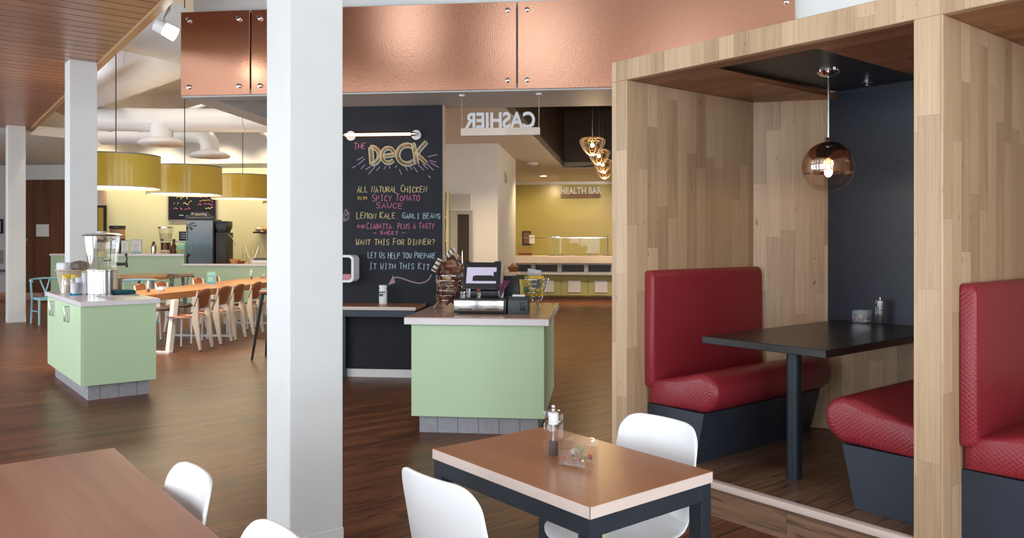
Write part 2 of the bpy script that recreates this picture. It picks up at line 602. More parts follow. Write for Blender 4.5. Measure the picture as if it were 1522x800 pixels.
def text_mesh(name, s, size, depth, mat, parent, loc, rot, align='CENTER', width=1.0):
    """lettering from the built-in typeface, turned into a mesh"""
    cu = bpy.data.curves.new(name, 'FONT'); cu.body = s; cu.size = size; cu.extrude = depth; cu.align_x = align
    cu.offset = size*.028
    tmp = bpy.data.objects.new(name+'_curve', cu); C.objects.link(tmp)
    dg = bpy.context.evaluated_depsgraph_get()
    me = bpy.data.meshes.new_from_object(tmp.evaluated_get(dg))
    bpy.data.objects.remove(tmp)
    me.name = name
    for v in me.vertices: v.co.x *= width
    me.materials.clear(); me.materials.append(M[mat])
    o = bpy.data.objects.new(name, me); C.objects.link(o)
    o.parent = parent; o.location = loc; o.rotation_euler = rot
    return o

# ================================================================== THE SETTING
struct(MB().box(-3.2, 27, -3.7, 30, -.1, 0).build('floor', 'floor_planks', grain=(1, 0, 0)), 'dark brown wood plank floor of the whole dining hall', 'floor')

# left glass wall and rear glass wall (behind the camera)


def window_wall(name, label, along, fixed, t, lo, hi, centres, w, z0, z1, top):
    m = MB()
    def bx(a0, a1, zz0, zz1):
        if along == 'y': m.box(fixed-t, fixed, a0, a1, zz0, zz1)
        else: m.box(a0, a1, fixed-t, fixed, zz0, zz1)
    bx(lo, hi, 0, z0); bx(lo, hi, z1, top)
    e = lo
    for c in centres:
        bx(e, c-w/2, z0, z1); e = c+w/2
    bx(e, hi, z0, z1)
    struct(m.build(name, 'white_paint', smooth=0), label, 'wall')
    for i, c in enumerate(centres):
        f = MB()
        def fb(a0, a1, zz0, zz1, d=.05):
            if along == 'y': f.box(fixed-.02, fixed+.03, a0, a1, zz0, zz1)
            else: f.box(a0, a1, fixed-.02, fixed+.03, zz0, zz1)
        fb(c-w/2, c-w/2+.06, z0, z1); fb(c+w/2-.06, c+w/2, z0, z1)
        fb(c-w/2, c+w/2, z0, z0+.06); fb(c-w/2, c+w/2, z1-.06, z1); fb(c-.04, c+.04, z0, z1)
        fb(c-w/2, c+w/2, z0+(z1-z0)*.72, z0+(z1-z0)*.72+.06)
        struct(f.build('window_%d' % (i+1+(20 if along == 'x' else 0)), 'grey_metal_light', smooth=0), 'tall metal framed window in the %s' % label, 'window')


window_wall('wall_left', 'white wall of tall windows along the dining tables', 'y', -3.0, .2, -3.7, 30, SIDE_WIN, 3.0, .35, 3.15, 3.6)
window_wall('wall_rear', 'white wall of tall windows behind the viewer', 'x', -3.5, .2, -3.2, 27, REAR_WIN, 2.7, .3, 3.7, 5.2)


def edge_x(y): return 1.80+.0382*(y-4)


m = MB()
y = -3.7
while y < 29.9:
    m.prism([(-3.2, y), (edge_x(y), y), (edge_x(y+.185), y+.185), (-3.2, y+.185)], 3.5, 3.53); y += .21
ce = struct(m.build('ceiling', 'ceiling_slats', grain=(1, 0, 0), smooth=0), 'lowered ceiling of glossy brown wood slats', 'ceiling')
MB().prism([(-3.2, -3.7), (edge_x(-3.7), -3.7), (edge_x(30), 30), (-3.2, 30)], 3.56, 3.62).build('ceiling_backing', 'black_paint', ce, smooth=0)
struct(MB().prism([(edge_x(-3.7), -3.7), (edge_x(-3.7)+.07, -3.7), (edge_x(30)+.07, 30), (edge_x(30), 30)], 3.47, 3.76).build('trim_1', 'ceiling_trim', grain=(0, 1, 0), smooth=0),
       'golden wood edge board of the lowered slat ceiling', 'trim')
CLER = [(-1.6, .2), (2.1, 3.9), (4.95, 5.75), (8.6, 11.0), (12.4, 14.6)]  # added unseen upper windows, spaced to put bright bands into the copper's reflections
m = MB(); e = -3.7
for a, b in CLER+[(30, 30)]:
    m.prism([(edge_x(e)-.14, e), (edge_x(e)-.02, e), (edge_x(a)-.02, a), (edge_x(a)-.14, a)], 3.62, 5.2)
    if a < 30: m.prism([(edge_x(a)-.14, a), (edge_x(a)-.02, a), (edge_x(b)-.02, b), (edge_x(b)-.14, b)], 3.62, 3.80)
    e = b
struct(m.build('wall_clerestory_added', 'ceiling_slats', smooth=0, grain=(0, 1, 0)), 'added unseen wood clad upper wall with high windows above the slat ceiling', 'wall')
for i, (a, b) in enumerate(CLER):
    f = MB(); xx = edge_x((a+b)/2)-.06
    f.box(xx-.02, xx+.02, a, a+.05, 3.8, 5.2); f.box(xx-.02, xx+.02, b-.05, b, 3.8, 5.2); f.box(xx-.02, xx+.02, a, b, 3.8, 3.85)
    struct(f.build('window_%d' % (41+i), 'grey_metal_light', smooth=0), 'added unseen high window in the wood clad upper wall', 'window')
    area('added_clerestory_light', (edge_x((a+b)/2)-.16, (a+b)/2, 4.5), (1, 0, 0), b-a, 1.35, 6*(b-a)*1.35, DAY)  # light for the added upper windows
struct(MB().box(-3.2, 27, -3.7, 30, 5.2, 5.3).build('ceiling_deck', 'deck_ceiling_paint', smooth=0), 'high pale ceiling over the coffee bar', 'ceiling')

# square white columns
for (x, y, w, top, lab) in ((1.52, 3.535, .272, 3.5, 'thick white square column standing before the chalkboard'),
                            (1.75, 10.05, .28, 3.5, 'white square column right behind the condiment cabinet'),
                            (1.92, 16.6, .275, 3.5, 'slim distant white column near the brown door')):
    c = struct(MB().box(x, x+w, y, y+w, 0, top, .004, 1).build('column', 'column_paint'), lab, 'column')
    b = MB().box(x-.003, x+w+.003, y-.003, y+w+.003, 0, .1, .002, 1).build('column_base', 'column_paint')
    b.parent = c

# the café block under the copper band
cs = MB()
cs.box(-4.22, 6, 7.735, 7.95, 2.93, 3.0)
cs.box(-4.22, -3.95, 7.95, 20, 2.93, 3.0)
cs.box(-3.0, 6, 7.95, 8.71, 2.93, 3.05)
cs.box(-4.0, -3.0, 7.95, 20, 3.15, 3.2)
cs.box(-4.0, -3.95, 7.95, 20, 3.0, 3.15); cs.box(-3.95, -3.0, 7.93, 7.95, 3.0, 3.15)
struct(cs.build('ceiling_soffit', 'soffit_paint', frame='B', smooth=0), 'grey soffit under the copper band', 'ceiling')
cs = MB()
cs.box(-3.0, -1.45, 8.71, 20.5, 2.93, 3.05)
cs.prism([(-1.45, 8.71), (-1.03, 8.71), (-.71, 16.4), (6, 16.4), (6, 20.5), (-1.45, 20.5)], 2.93, 3.05)
struct(cs.build('ceiling_cashier', 'cashier_ceiling_paint', frame='B', smooth=0), 'tan lit ceiling of the passage behind the register', 'ceiling')
cs = MB()
cs.prism([(-1.08, 8.66), (-1.03, 8.71), (-.71, 16.4), (-.76, 16.45)], 2.94, 4.1)
cs.box(-.76, 4.1, 16.4, 16.46, 2.94, 4.1)
cs.box(-1.1, 4.1, 8.65, 8.71, 2.94, 4.1)
cs.box(4.0, 4.06, 8.65, 16.46, 2.94, 4.1)
cs.box(-1.1, 4.1, 8.65, 16.46, 4.1, 4.16)
struct(cs.build('ceiling_well', 'dark_plank', frame='B', smooth=0, grain=(1, 0, 0)), 'dark brown plank lined recess in the passage ceiling', 'ceiling')
struct(MB().box(-4.13, 9, 7.80, 7.95, 3.0, 5.2).build('wall_fascia', 'white_paint', frame='B', smooth=0), 'white wall above and behind the copper band', 'wall')
struct(MB().box(-4.13, -4.0, 7.95, 20, 3.05, 5.2).build('wall_loft', 'white_paint', frame='B', smooth=0), 'white wall over the soffit edge beside the coffee bar', 'wall')
struct(MB().box(-3.3, -1.66, 8.46, 8.57, 0, 2.93).build('wall_chalk', 'tan_inner', frame='B', smooth=0), 'thin wall with wood edge carrying the chalkboard', 'wall')
struct(MB().box(-3.40, -3.3, 8.57, 20.4, 0, 2.93).build('wall_partition', 'white_paint', frame='B', smooth=0), 'white partition behind the chalkboard', 'wall')
struct(MB().box(-3.3, -1.52, 12.0, 14.6, 0, 2.93).build('wall_pier', 'white_paint', frame='B', smooth=0), 'white wall block between cooler and salad counter', 'wall')
struct(MB().box(-2.4, -2.25, 14.6, 20.4, 0, 2.93).build('wall_passage', 'white_paint', frame='B', smooth=0), 'white side wall of the passage', 'wall')
struct(MB().box(-2.4, 6, 20.4, 20.55, 0, 3.0).build('wall_health', 'health_wall', frame='B', smooth=0), 'glossy olive yellow glass wall behind the salad counter', 'wall')
struct(MB().box(6, 6.15, 7.8, 20.55, 0, 3.0).build('wall_right', 'white_paint', frame='B', smooth=0), 'white side wall far to the right of the salad counter', 'wall')
struct(MB().box(-2.25, 6, 20.33, 20.4, 2.86, 2.93).build('trim_2', 'white_paint', frame='B', smooth=0), 'white strip along the top of the olive wall', 'trim')
struct(MB().box(-3.3, -1.67, 8.425, 8.46, 0, .085).build('baseboard_chalk', 'white_paint', frame='B', smooth=0), 'white baseboard under the chalkboard', 'baseboard')
# coffee bar wall, bulkhead, left wall and brown door
struct(MB().box(-12.75, -3.4, 19.6, 19.75, 0, 3.4).build('wall_coffee', 'coffee_wall', frame='B', smooth=0), 'pale yellow green wall behind the coffee bar', 'wall')
struct(MB().box(-12.95, -12.75, 19.58, 19.75, 0, 3.4).build('wall_return', 'peach_wall', frame='B', smooth=0), 'narrow peach strip at the end of the coffee wall', 'wall')
struct(MB().box(-12.95, -3.4, 19.5, 19.75, 3.4, 5.2).build('wall_upper', 'white_paint', frame='B', smooth=0), 'white bulkhead over the coffee bar wall', 'wall')
struct(MB().box(-20, -12.95, 19.6, 19.75, 0, 5.2).build('wall_back', 'white_paint', frame='B', smooth=0), 'white wall around the brown door', 'wall')
struct(MB().prism([(-20, 12.2), (-10.9, 13.2), (-10.05, 14.5), (-13.0, 19.6), (-20, 19.6)], 3.42, 3.6).build('ceiling_lobby', 'deck_ceiling_paint', frame='B', smooth=0), 'low pale ceiling before the brown door', 'ceiling')
d = struct(MB().box(-15.0, -13.6, 19.55, 19.6, 0, 3.03).build('door_1', 'walnut', frame='B', smooth=0), 'tall dark brown wood door at the far left', 'door')
f = MB(); f.box(-15.1, -15.0, 19.52, 19.6, 0, 3.14); f.box(-13.6, -13.5, 19.52, 19.6, 0, 3.14); f.box(-15.1, -13.5, 19.52, 19.6, 3.03, 3.14)
o = f.build('door_frame', 'white_paint', smooth=0); o.parent = d
o = MB().box(-14.68, -14.33, 19.535, 19.55, 1.54, 1.86).build('door_lite', 'white_card', smooth=0, grain=(1, 0, 1)); o.parent = d
o = MB().cyl((-14.92, 19.55, 1.45), (-14.92, 19.50, 1.45), .035).build('door_handle', 'chrome'); o.parent = d
struct(MB().box(-15.2, -13.3, 17.9, 18.3, 0, .16, .01).build('trim_3', 'pale_table_wood', frame='B', grain=(1, 0, 0)), 'low wood step before the brown door', 'step')


# ================================================================== COPPER BAND
def copper_panel(u0, u1, bolts, lab):
    t = bthing('copper_panel', lab, 'panel', u0, 7.72, 2.945, group='copper panels of the band')
    w = u1-u0
    MB().box(.008, w-.008, 0, .012, 0, .85, .003, 1).build('sheet', 'copper', t)
    MB().box(.02, w-.02, .012, .08, .02, .84).build('backing', 'black_paint', t, smooth=0)
    for (u, z) in bolts:
        m = MB(); m.cyl((u-u0, .0, z), (u-u0, -.022, z), .026, .024, 14); m.cyl((u-u0, -.022, z), (u-u0, -.028, z), .024, .014, 14)
        m.build('bolt', 'brushed_steel', t)


ZB = (.085, .765)
copper_panel(-4.23, -3.485, [(u, z) for u in (-4.13, -3.60) for z in ZB], 'short hammered copper panel at the free left end of the band')
copper_panel(-3.485, -.79, [(u, z) for u in (-3.38, -.88) for z in ZB], 'long hammered copper panel behind the thick white column')
copper_panel(-.79, 1.83, [(u, z) for u in (-.69, 1.74) for z in ZB], 'long hammered copper panel running behind the wooden booth')

# ================================================================== WOODEN BOOTHS
XF, XB = 3.565, 5.17
bt = thing('booth', 'pale butcher block wood surround holding two red dining booths', 'booth', (XF, 1.5, 0))


def bo(m, name, mat, grain=(0, 0, 1), **k):
    for v in m.bm.verts: v.co -= Vector((XF, 1.5, 0))
    return m.build(name, mat, bt, grain=grain, **k)


bo(MB().box(XF, 5.0, 3.33, 3.455, 0, 2.455, .003, 1), 'side_panel', 'booth_wood')
bo(MB().box(XF, 5.25, 1.507, 1.63, 0, 2.455, .003, 1), 'side_panel', 'booth_wood')
bo(MB().box(XF, 5.25, -.35, -.227, 0, 2.455, .003, 1), 'side_panel', 'booth_wood')
bo(MB().prism([(4.86, 3.33), (5.16, 2.94), (5.25, 2.94), (5.25, 3.455), (4.86, 3.455)], .186, 2.455), 'corner_panel', 'booth_wood', smooth=0)
bo(MB().box(XB, 5.25, -.227, 2.94, 0, 2.5), 'back_panel', 'booth_wood', smooth=0)
# canopy: front beam, boards round the dark hatch, roof
bo(MB().box(XF, XF+.05, -.35, 3.455, 2.455, 2.58, .003, 1), 'canopy_beam', 'booth_wood', (0, 0, 1))
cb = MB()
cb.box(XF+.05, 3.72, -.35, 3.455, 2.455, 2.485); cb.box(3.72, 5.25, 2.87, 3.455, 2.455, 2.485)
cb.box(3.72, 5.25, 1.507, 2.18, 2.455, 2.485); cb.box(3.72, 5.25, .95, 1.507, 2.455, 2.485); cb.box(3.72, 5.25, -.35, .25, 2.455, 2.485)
bo(cb, 'canopy_lining', 'shaded_canopy_wood', (0, 1, 0), smooth=0)
bo(MB().box(XF+.05, 5.25, -.35, 3.455, 2.53, 2.58), 'canopy_roof', 'booth_wood', (1, 0, 0), smooth=0)
bo(MB().box(3.72, 5.17, 2.18, 2.87, 2.50, 2.53), 'hatch', 'navy_panel', smooth=0)
bo(MB().box(3.72, 5.17, .25, .95, 2.50, 2.53), 'hatch', 'navy_panel', smooth=0)
bo(MB().box(5.155, 5.17, 2.17, 2.935, .90, 2.5), 'wall_panel', 'navy_panel', smooth=0)
bo(MB().box(5.155, 5.17, 1.63, 2.17, .90, 2.5), 'wall_panel', 'navy_panel', smooth=0)
# raised platforms
for (a, b) in ((1.63, 3.33), (-.227, 1.507)):
    bo(MB().box(XF+.012, 5.17, a, b, .0, .180), 'platform', 'booth_floor', (1, 0, 0) if a > 2 else (1, 0, 0), smooth=0)
    bo(MB().box(XF-.012, XF+.012, a, b, 0.0, .150), 'riser', 'booth_floor', (0, 1, 0), smooth=0)
    bo(MB().box(XF-.02, XF+.03, a, b, .150, .186, .004), 'nosing', 'edge_band', (0, 1, 0))


def bench(lab, yw, sgn, x1, hide=False):
    """yw: wall face, sgn: direction into the booth"""
    t = thing('booth_bench', lab, 'bench', (0, yw, .181), 0, 'red vinyl booth benches')
    Z = .181
    def rp(p): return [(sgn*y, z-Z) for y, z in p]
    X0 = 3.735
    def sh(x, y):
        return x-(.16*(1-min(1, abs(y)/.5)) if x > x1-.12 else 0)
    seat = rp([(.004, .485), (.36, .487), (.415, .488), (.46, .50), (.50, .535), (.522, .58), (.527, .62), (.515, .66), (.485, .695), (.44, .715), (.38, .712), (.25, .675), (.12, .645), (.004, .625)])
    m = MB(); m.xprofile(seat, [(X0, .05), (X0+.007, .02), (X0+.022, .005), (X0+.045, 0), (4.2, 0), (4.7, 0), (x1-.07, 0), (x1-.03, .02), (x1, .075)], sh)
    m.build('seat_cushion', 'red_vinyl', t, smooth=60)
    pip = [(X0+.018, y*1.0, z) for y, z in [(sgn*q[0], q[1]-Z) for q in [(.02, .49), (.36, .49), (.415, .491), (.46, .503), (.497, .537), (.519, .58), (.524, .62), (.512, .658), (.483, .692), (.44, .712), (.38, .709), (.25, .672), (.12, .642), (.02, .622)]]]
    back = rp([(.004, .585), (.055, .585), (.068, .60), (.075, .63), (.072, 1.26), (.065, 1.285), (.05, 1.30), (.004, 1.30)])
    m = MB(); xb = x1-.17
    m.xprofile(back, [(X0-.012, .022), (X0-.004, .006), (X0+.012, 0), (4.2, 0), (xb-.02, 0), (xb-.006, .004), (xb, .02)])
    m.build('back_cushion', 'red_vinyl', t, smooth=60)
    m = MB()
    y0, y1, y2 = .002*sgn, .43*sgn, .365*sgn
    xe = x1-.14
    p = [(X0+.015, y0, 0.0), (xe, y0, 0.0), (xe+.08, y2, 0.0), (X0+.015, y2, 0.0), (X0+.015, y0, .303), (xe, y0, .303), (xe+.1, y1, .303), (X0+.015, y1, .303)]
    if sgn < 0: p = [p[i] for i in (3, 2, 1, 0, 7, 6, 5, 4)]
    m.hexa(p).build('plinth', 'bench_base', t, smooth=0)
    return t


bench('red quilted vinyl bench facing the black table, against the booth end wall', 3.33, -1, 5.03)
bench('red quilted vinyl bench behind the middle wood post, nose towards the table leg', 1.63, 1, 5.10)
bench('red quilted vinyl bench in the second booth beyond the wood post', 1.507, -1, 5.10)

t = thing('booth_table', 'black rectangular table on one round post inside the first booth', 'table', (3.97, 2.46, .181))
MB().box(-.29, 1.184, -.35, .40, .724, .764, .003, 1).build('tabletop', 'black_laminate', t, grain=(1, 0, 0))
MB().cyl((0, 0, 0), (0, 0, .724), .041, None, 24).build('post', 'dark_steel', t)
MB().cyl((0, 0, .704), (0, 0, .724), .11, None, 24).build('mounting_plate', 'dark_steel', t)

# mirrored globe pendant in the first booth
t = thing('pendant_lamp', 'half mirrored copper glass globe pendant hanging in the first booth', 'lamp', (4.43, 2.52, 2.50))
MB().lathe([(.001, -.045), (.02, -.045), (.045, -.038), (.066, -.018), (.068, 0), (.001, 0)], 28).build('canopy', 'chrome', t)
MB().cyl((0, 0, -.045), (0, 0, -.43), .0065, None, 10).build('cord', 'brushed_steel', t)
R = .150; zc = -.578
up = [(R*cos(a), zc+R*sin(a)) for a in [radians(q) for q in range(-14, 85, 6)]]
lo = [(R*cos(a), zc+R*sin(a)) for a in [radians(q) for q in range(-70, -13, 7)]]
MB().lathe(up, 40, cap=False).build('mirrored_shade', 'mirror_copper', t, smooth=80, recalc=True)
MB().lathe([(.001, lo[0][1])]+lo, 40, cap=False).build('clear_shade', 'rose_glass', t, smooth=50)
m = MB(); m.lathe([(.001, -.405), (.016, -.405), (.022, -.425), (.024, -.445), (.001, -.445)], 20); m.cyl((0, 0, -.44), (0, 0, -.588), .016, .019, 16)
m.build('socket', 'chrome', t)
MB().ball((0, 0, -.612), .022, 14, (1, 1, 1.2)).build('bulb', 'bulb_glow', t)
point('pendant_bulb_light', (4.43, 2.52, 1.90), 6, WARM, .03)
t = thing('sprinkler_head', 'small chrome sprinkler in the dark booth ceiling near the back', 'sprinkler', (4.97, 2.56, 2.50))
m = MB(); m.lathe([(.001, 0), (.032, 0), (.032, -.008), (.001, -.012)], 18); m.cyl((0, 0, -.01), (0, 0, -.022), .008, None, 10); m.lathe([(.001, -.022), (.022, -.024), (.022, -.028), (.001, -.028)], 14)
m.build('deflector', 'chrome', t)


# ================================================================== DINING TABLES AND WHITE SHELL CHAIRS
def dining_table(lab, x0, x1, y0, y1, mat):
    t = thing('dining_table', lab, 'table', ((x0+x1)/2, (y0+y1)/2, 0), 0, 'dining tables with steel frames')
    a, b = (x1-x0)/2, (y1-y0)/2
    MB().box(-a+.0015, a-.0015, -b+.0015, b-.0015, .715, .75, .0015, 1).build('tabletop', mat, t, grain=(0, 1, 0))
    e = MB()
    e.box(-a, -a+.0015, -b, b, .7155, .749); e.box(a-.0015, a, -b, b, .7155, .749); e.box(-a, a, -b, -b+.0015, .7155, .749); e.box(-a, a, b-.0015, b, .7155, .749)
    e.build('edge_band', 'edge_band', t, grain=(0, 1, 0), smooth=0)
    f = MB(); g = .004; w = .05; h = .055
    for s in (-1, 1):
        f.box(-a+g+w, a-g-w, s*(b-g)-(w if s > 0 else 0), s*(b-g)+(w if s < 0 else 0), .715-h, .7145, .0015, 1)
        f.box(s*(a-g)-(w if s > 0 else 0), s*(a-g)+(w if s < 0 else 0), -b+g, b-g, .715-h, .7145, .0015, 1)
    f.build('frame', 'dark_steel', t)
    for sx in (-1, 1):
        for sy in (-1, 1):
            x = sx*(a-g-w/2); y = sy*(b-g-w/2)
            MB().box(x-w/2, x+w/2, y-w/2, y+w/2, 0, .715-h, .0015, 1).build('leg', 'dark_steel', t)
    return t


dining_table('small red brown wood table with pepper mill between two white chairs', 1.565, 2.115, 1.60, 2.40, 'table_wood')
dining_table('large pinkish brown wood table cut by the picture edge', -.12, .685, 1.25, 3.125, 'pale_table_wood')


def shell_chair(lab):
    """seat faces +x"""
    t = thing('shell_chair', lab, 'chair', (0, 0, 0), 0, 'white moulded shell chairs')
    prof = [(.225, .432), (.215, .444), (.19, .452), (.12, .452), (.04, .446), (-.04, .442), (-.11, .446), (-.155, .460), (-.185, .490), (-.200, .530), (-.212, .58), (-.224, .64), (-.236, .70), (-.247, .755), (-.256, .80), (-.260, .822)]
    # resample finely
    P = []
    for a, b in zip(prof, prof[1:]):
        for k in range(3):
            q = k/3; P.append((a[0]+(b[0]-a[0])*q, a[1]+(b[1]-a[1])*q))
    P.append(prof[-1])
    L = [0]
    for a, b in zip(P, P[1:]): L.append(L[-1]+sqrt((a[0]-b[0])**2+(a[1]-b[1])**2))
    T = L[-1]; NJ = 17
    G = []
    for (x, z), l in zip(P, L):
        f = l/T
        w = .205 if f < .35 else .205-.018*min(1, (f-.35)/.6)
        if .38 < f < .60: w -= .012*sin(pi*(f-.38)/.22)
        for e, r in ((l, .10), (T-l, .075)):
            if e < r: w = w-r+sqrt(max(0, r*r-(r-e)**2))
        row = []
        bend = max(0, min(1, (f-.40)/.18))
        for j in range(NJ):
            s = -1+2*j/(NJ-1); s = s*(1.5-.5*s*s) if False else s
            y = w*s
            k = (abs(y)/.2)**2.2
            row.append((x+.045*bend*k, y, z+.022*(1-bend)*k-.004*bend*k))
        G.append(row)
    m = MB(); m.sheet(G)
    o = m.build('shell', 'white_shell', t, smooth=60)
    sd = o.modifiers.new('thick', 'SOLIDIFY'); sd.thickness = .011; sd.offset = 0
    sb = o.modifiers.new('soft', 'SUBSURF'); sb.levels = 1; sb.render_levels = 1
    fr = MB(); fr.tube([(.13, -.16, .432), (.13, .16, .432)], .010); fr.tube([(-.11, -.16, .428), (-.11, .16, .428)], .010)
    fr.tube([(.14, -.13, .430), (-.12, -.13, .427)], .010); fr.tube([(.14, .13, .430), (-.12, .13, .427)], .010)
    fr.build('underframe', 'white_metal', t)
    for sx, xt, xb in ((1, .13, .20), (-1, -.11, -.21)):
        for sy in (-1, 1):
            g = MB(); g.tube([(xt, sy*.155, .432), (xb, sy*.205, 0.004)], .011, 10); g.cyl((xb, sy*.205, 0), (xb, sy*.205, .012), .014, None, 10)
            g.build('leg', 'white_metal', t)
    return t


ch = shell_chair('white shell chair with its back to us at the near side of the small table')
ch.location = (1.50, 1.95, 0); ch.rotation_euler = (0, 0, radians(4))
dup(ch, (2.095, 1.995, 0), pi+radians(2), 'white shell chair on the booth side of the small table')
dup(ch, (.506, 2.407, 0), pi, 'white shell chair tucked under the large pinkish table, whole back in view')
dup(ch, (.503, 1.771, 0), pi, 'white shell chair by the large table with only its top edge showing')


# ---------------------------------------------------------------- table condiments
def mill_set(where, p_mill, p_box, rz=0.0, z=.75, bits=True, grp=True):
    t = thing('pepper_mill', 'clear acrylic pepper mill with white collar standing on %s' % where, 'pepper mill', (*p_mill, z), rz, 'acrylic pepper mills')
    MB().box(-.026, .026, -.026, .026, .001, .118, .004).build('body', 'acrylic', t)
    MB().box(-.026, .026, -.026, .026, .120, .158, .004).build('head', 'acrylic', t)
    MB().cyl((0, 0, .112), (0, 0, .150), .017, None, 18).build('collar', 'white_plastic', t)
    m = MB(); m.cyl((0, 0, .012), (0, 0, .112), .004, None, 10); m.cyl((0, 0, .158), (0, 0, .166), .006, None, 12); m.ball((0, 0, .171), .007, 10)
    m.build('spindle', 'chrome', t)
    MB().cyl((0, 0, .006), (0, 0, .050 if z < .8 else .1), .0165, None, 16).build('peppercorns', 'pepper', t)
    b = thing('candle_cube', 'clear square glass holder of coloured bits standing on %s' % where, 'candle holder', (*p_box, z), rz, 'clear glass cubes')
    w, h, k = .048, .082, .005
    m = MB(); m.box(-w, w, -w, w, 0, .012, .003)
    m.build('base', 'acrylic', b)
    m = MB(); m.box(-w, w, -w, -w+k, .012, h); m.box(-w, w, w-k, w, .012, h); m.box(-w, -w+k, -w+k, w-k, .012, h); m.box(w-k, w, -w+k, w-k, .012, h)
    m.build('sides', 'acrylic', b, smooth=0)
    if bits:
        MB().lathe([(.001, .0), (.021, 0), (.025, .035), (.023, .035), (.019, .004), (.001, .004)], 18, (-.012, .008, .013)).build('votive_cup', 'acrylic', b)
        rnd = random.Random(hash(where) % 99)
        for mat, name, n in (('amber_bead', 'amber_bead', 9), ('violet_bead', 'violet_bead', 6), ('leaf_green', 'leaf_sprig', 5), ('red_bloom', 'red_bead', 6)):
            m = MB()
            for i in range(n):
                m.ball((rnd.uniform(-.036, .036), rnd.uniform(-.036, .036), .018+rnd.random()*.010), .0055, 8)
                if mat == 'leaf_green':
                    x, y = rnd.uniform(-.02, .03), rnd.uniform(-.02, .03)
                    m.tube([(x, y, .018), (x+.006, y+.004, .04), (x+.012*rnd.uniform(-1, 1), y, .058)], .0018, 5)
            o = m.build(name, mat, b); o['kind'] = 'stuff'
    return t, b


mill_set('the small red brown table', (1.835, 2.055), (1.83, 1.925), .35)
mill_set('the black booth table', (5.075, 2.53), (5.07, 2.65), .2, .945)


# ================================================================== CASHIER
t = bthing('cashier_counter', 'green cashier counter with white edged top and grey tile foot', 'counter', -.92, 6.02)
MB().box(-.51, .51, 0, 1.32, .135, .845, .002, 1).build('body', 'green_laminate', t)
MB().box(-.46, .46, .06, 1.26, 0, .135).build('toe_kick', 'grey_tile', t, grain=(1, 0, 0), smooth=0)
MB().box(-.55, .55, -.07, 1.38, .845, .893, .002, 1).build('slab', 'white_quartz', t)
MB().box(-.549, .549, -.069, 1.379, .893, .90, .001, 1).build('worktop', 'wood_worktop', t, grain=(0, 1, 0))
Zc = .90

t = bthing('cash_drawer', 'steel fronted black cash drawer under the register screen', 'cash drawer', -.935, 6.25, Zc)
MB().box(-.21, .21, .01, .40, .006, .118, .004).build('case', 'black_plastic', t)
m = MB()
for x in (-.18, .18):
    for y in (.05, .36): m.cyl((x, y, 0), (x, y, .008), .014, None, 10)
m.build('foot', 'black_plastic', t)
MB().box(-.205, .19, -.004, .012, .024, .108, .003).build('drawer_front', 'brushed_steel', t)
m = MB(); m.box(-.17, -.06, -.007, -.003, .036, .044); m.box(.05, .15, -.007, -.003, .036, .044); m.build('slot', 'black_plastic', t, smooth=0)
MB().cyl((-.008, -.004, .045), (-.008, -.010, .045), .011, None, 14).build('lock', 'chrome', t)
t = bthing('receipt_printer', 'small grey receipt printer beside the cash drawer', 'printer', -.635, 6.27, Zc)
MB().prism([(0, 0), (.20, 0), (.20, .135), (.06, .135), (.0, .112)], -.08, .08, 'x', .006).build('body', 'dark_grey_plastic', t)
MB().box(.015, .06, -.004, .002, .03, .092, .002).build('paper_slot', 'black_plastic', t)
MB().box(-.05, .05, .07, .078, .132, .150, .001, 1).build('receipt', 'white_card', t)
t = bthing('register_screen', 'tilted touch screen of the cash register on its stand', 'screen', -.955, 6.45, Zc+.118)
MB().box(-.13, .15, .02, .14, 0, .065, .008).build('foot', 'black_plastic', t)
MB().box(-.035, .035, .03, .07, .02, .17, .01).build('stand', 'black_plastic', t)
R_ = Matrix.Translation((0, 0, .085)) @ Matrix.Rotation(radians(-24), 4, 'X')
m = MB(); m.box(-.155, .155, -.012, .028, -.03, .215, .012, 3, mat=R_); m.box(-.155, -.10, -.010, .026, .20, .225, .008, 2, mat=R_); m.box(.10, .155, -.010, .026, .20, .225, .008, 2, mat=R_); m.build('housing', 'black_plastic', t)
m = MB(); m.box(-.122, .122, -.0145, -.011, .025, .165, mat=R_); m.build('display', 'screen_glow', t, smooth=0)
m = MB(); m.box(-.07, .122, -.0165, -.013, .045, .088, mat=R_); m.box(-.055, .09, -.0165, -.0135, .088, .094, mat=R_); m.box(.10, .122, -.0165, -.0135, .088, .125, mat=R_)
m.build('display_window', 'black_plastic', t, smooth=0)
t = bthing('customer_display', 'dark upright customer display at the back of the register', 'screen', -.72, 6.75, Zc)
MB().box(-.06, .06, -.05, .06, 0, .02, .004).build('foot', 'black_plastic', t)
MB().box(-.015, .015, -.01, .015, .02, .1).build('stand', 'black_plastic', t)
m = MB(); m.box(-.09, .09, -.02, .02, .08, .28, .006, mat=Matrix.Rotation(radians(-8), 4, 'X')); m.build('panel', 'black_plastic', t)
for (u, v, r, h, lab) in ((-1.08, 6.30, .022, .055, 'little glass cup left on the cash drawer'), (-1.045, 6.36, .02, .075, 'second little glass cup on the cash drawer, behind the first')):
    t = bthing('glass_cup', lab, 'cup', u, v, Zc+.118)
    MB().lathe([(.001, 0), (r*.8, 0), (r, h), (r*.93, h), (r*.75, .004), (.001, .004)], 18).build('bowl', 'acrylic', t)
t = bthing('flower_vase', 'tiny glass with one red bloom on the cash drawer', 'vase', -.955, 6.33, Zc+.118)
MB().lathe([(.001, 0), (.014, 0), (.018, .045), (.016, .045), (.012, .003), (.001, .003)], 16).build('glass', 'acrylic', t)
m = MB(); m.tube([(0, 0, .003), (0, 0, .06)], .002, 6); m.build('stem', 'leaf_green', t)
m = MB()
for i in range(6): m.ball((.009*cos(i), .009*sin(i), .066), .008, 8)
m.build('bloom', 'red_bloom', t)
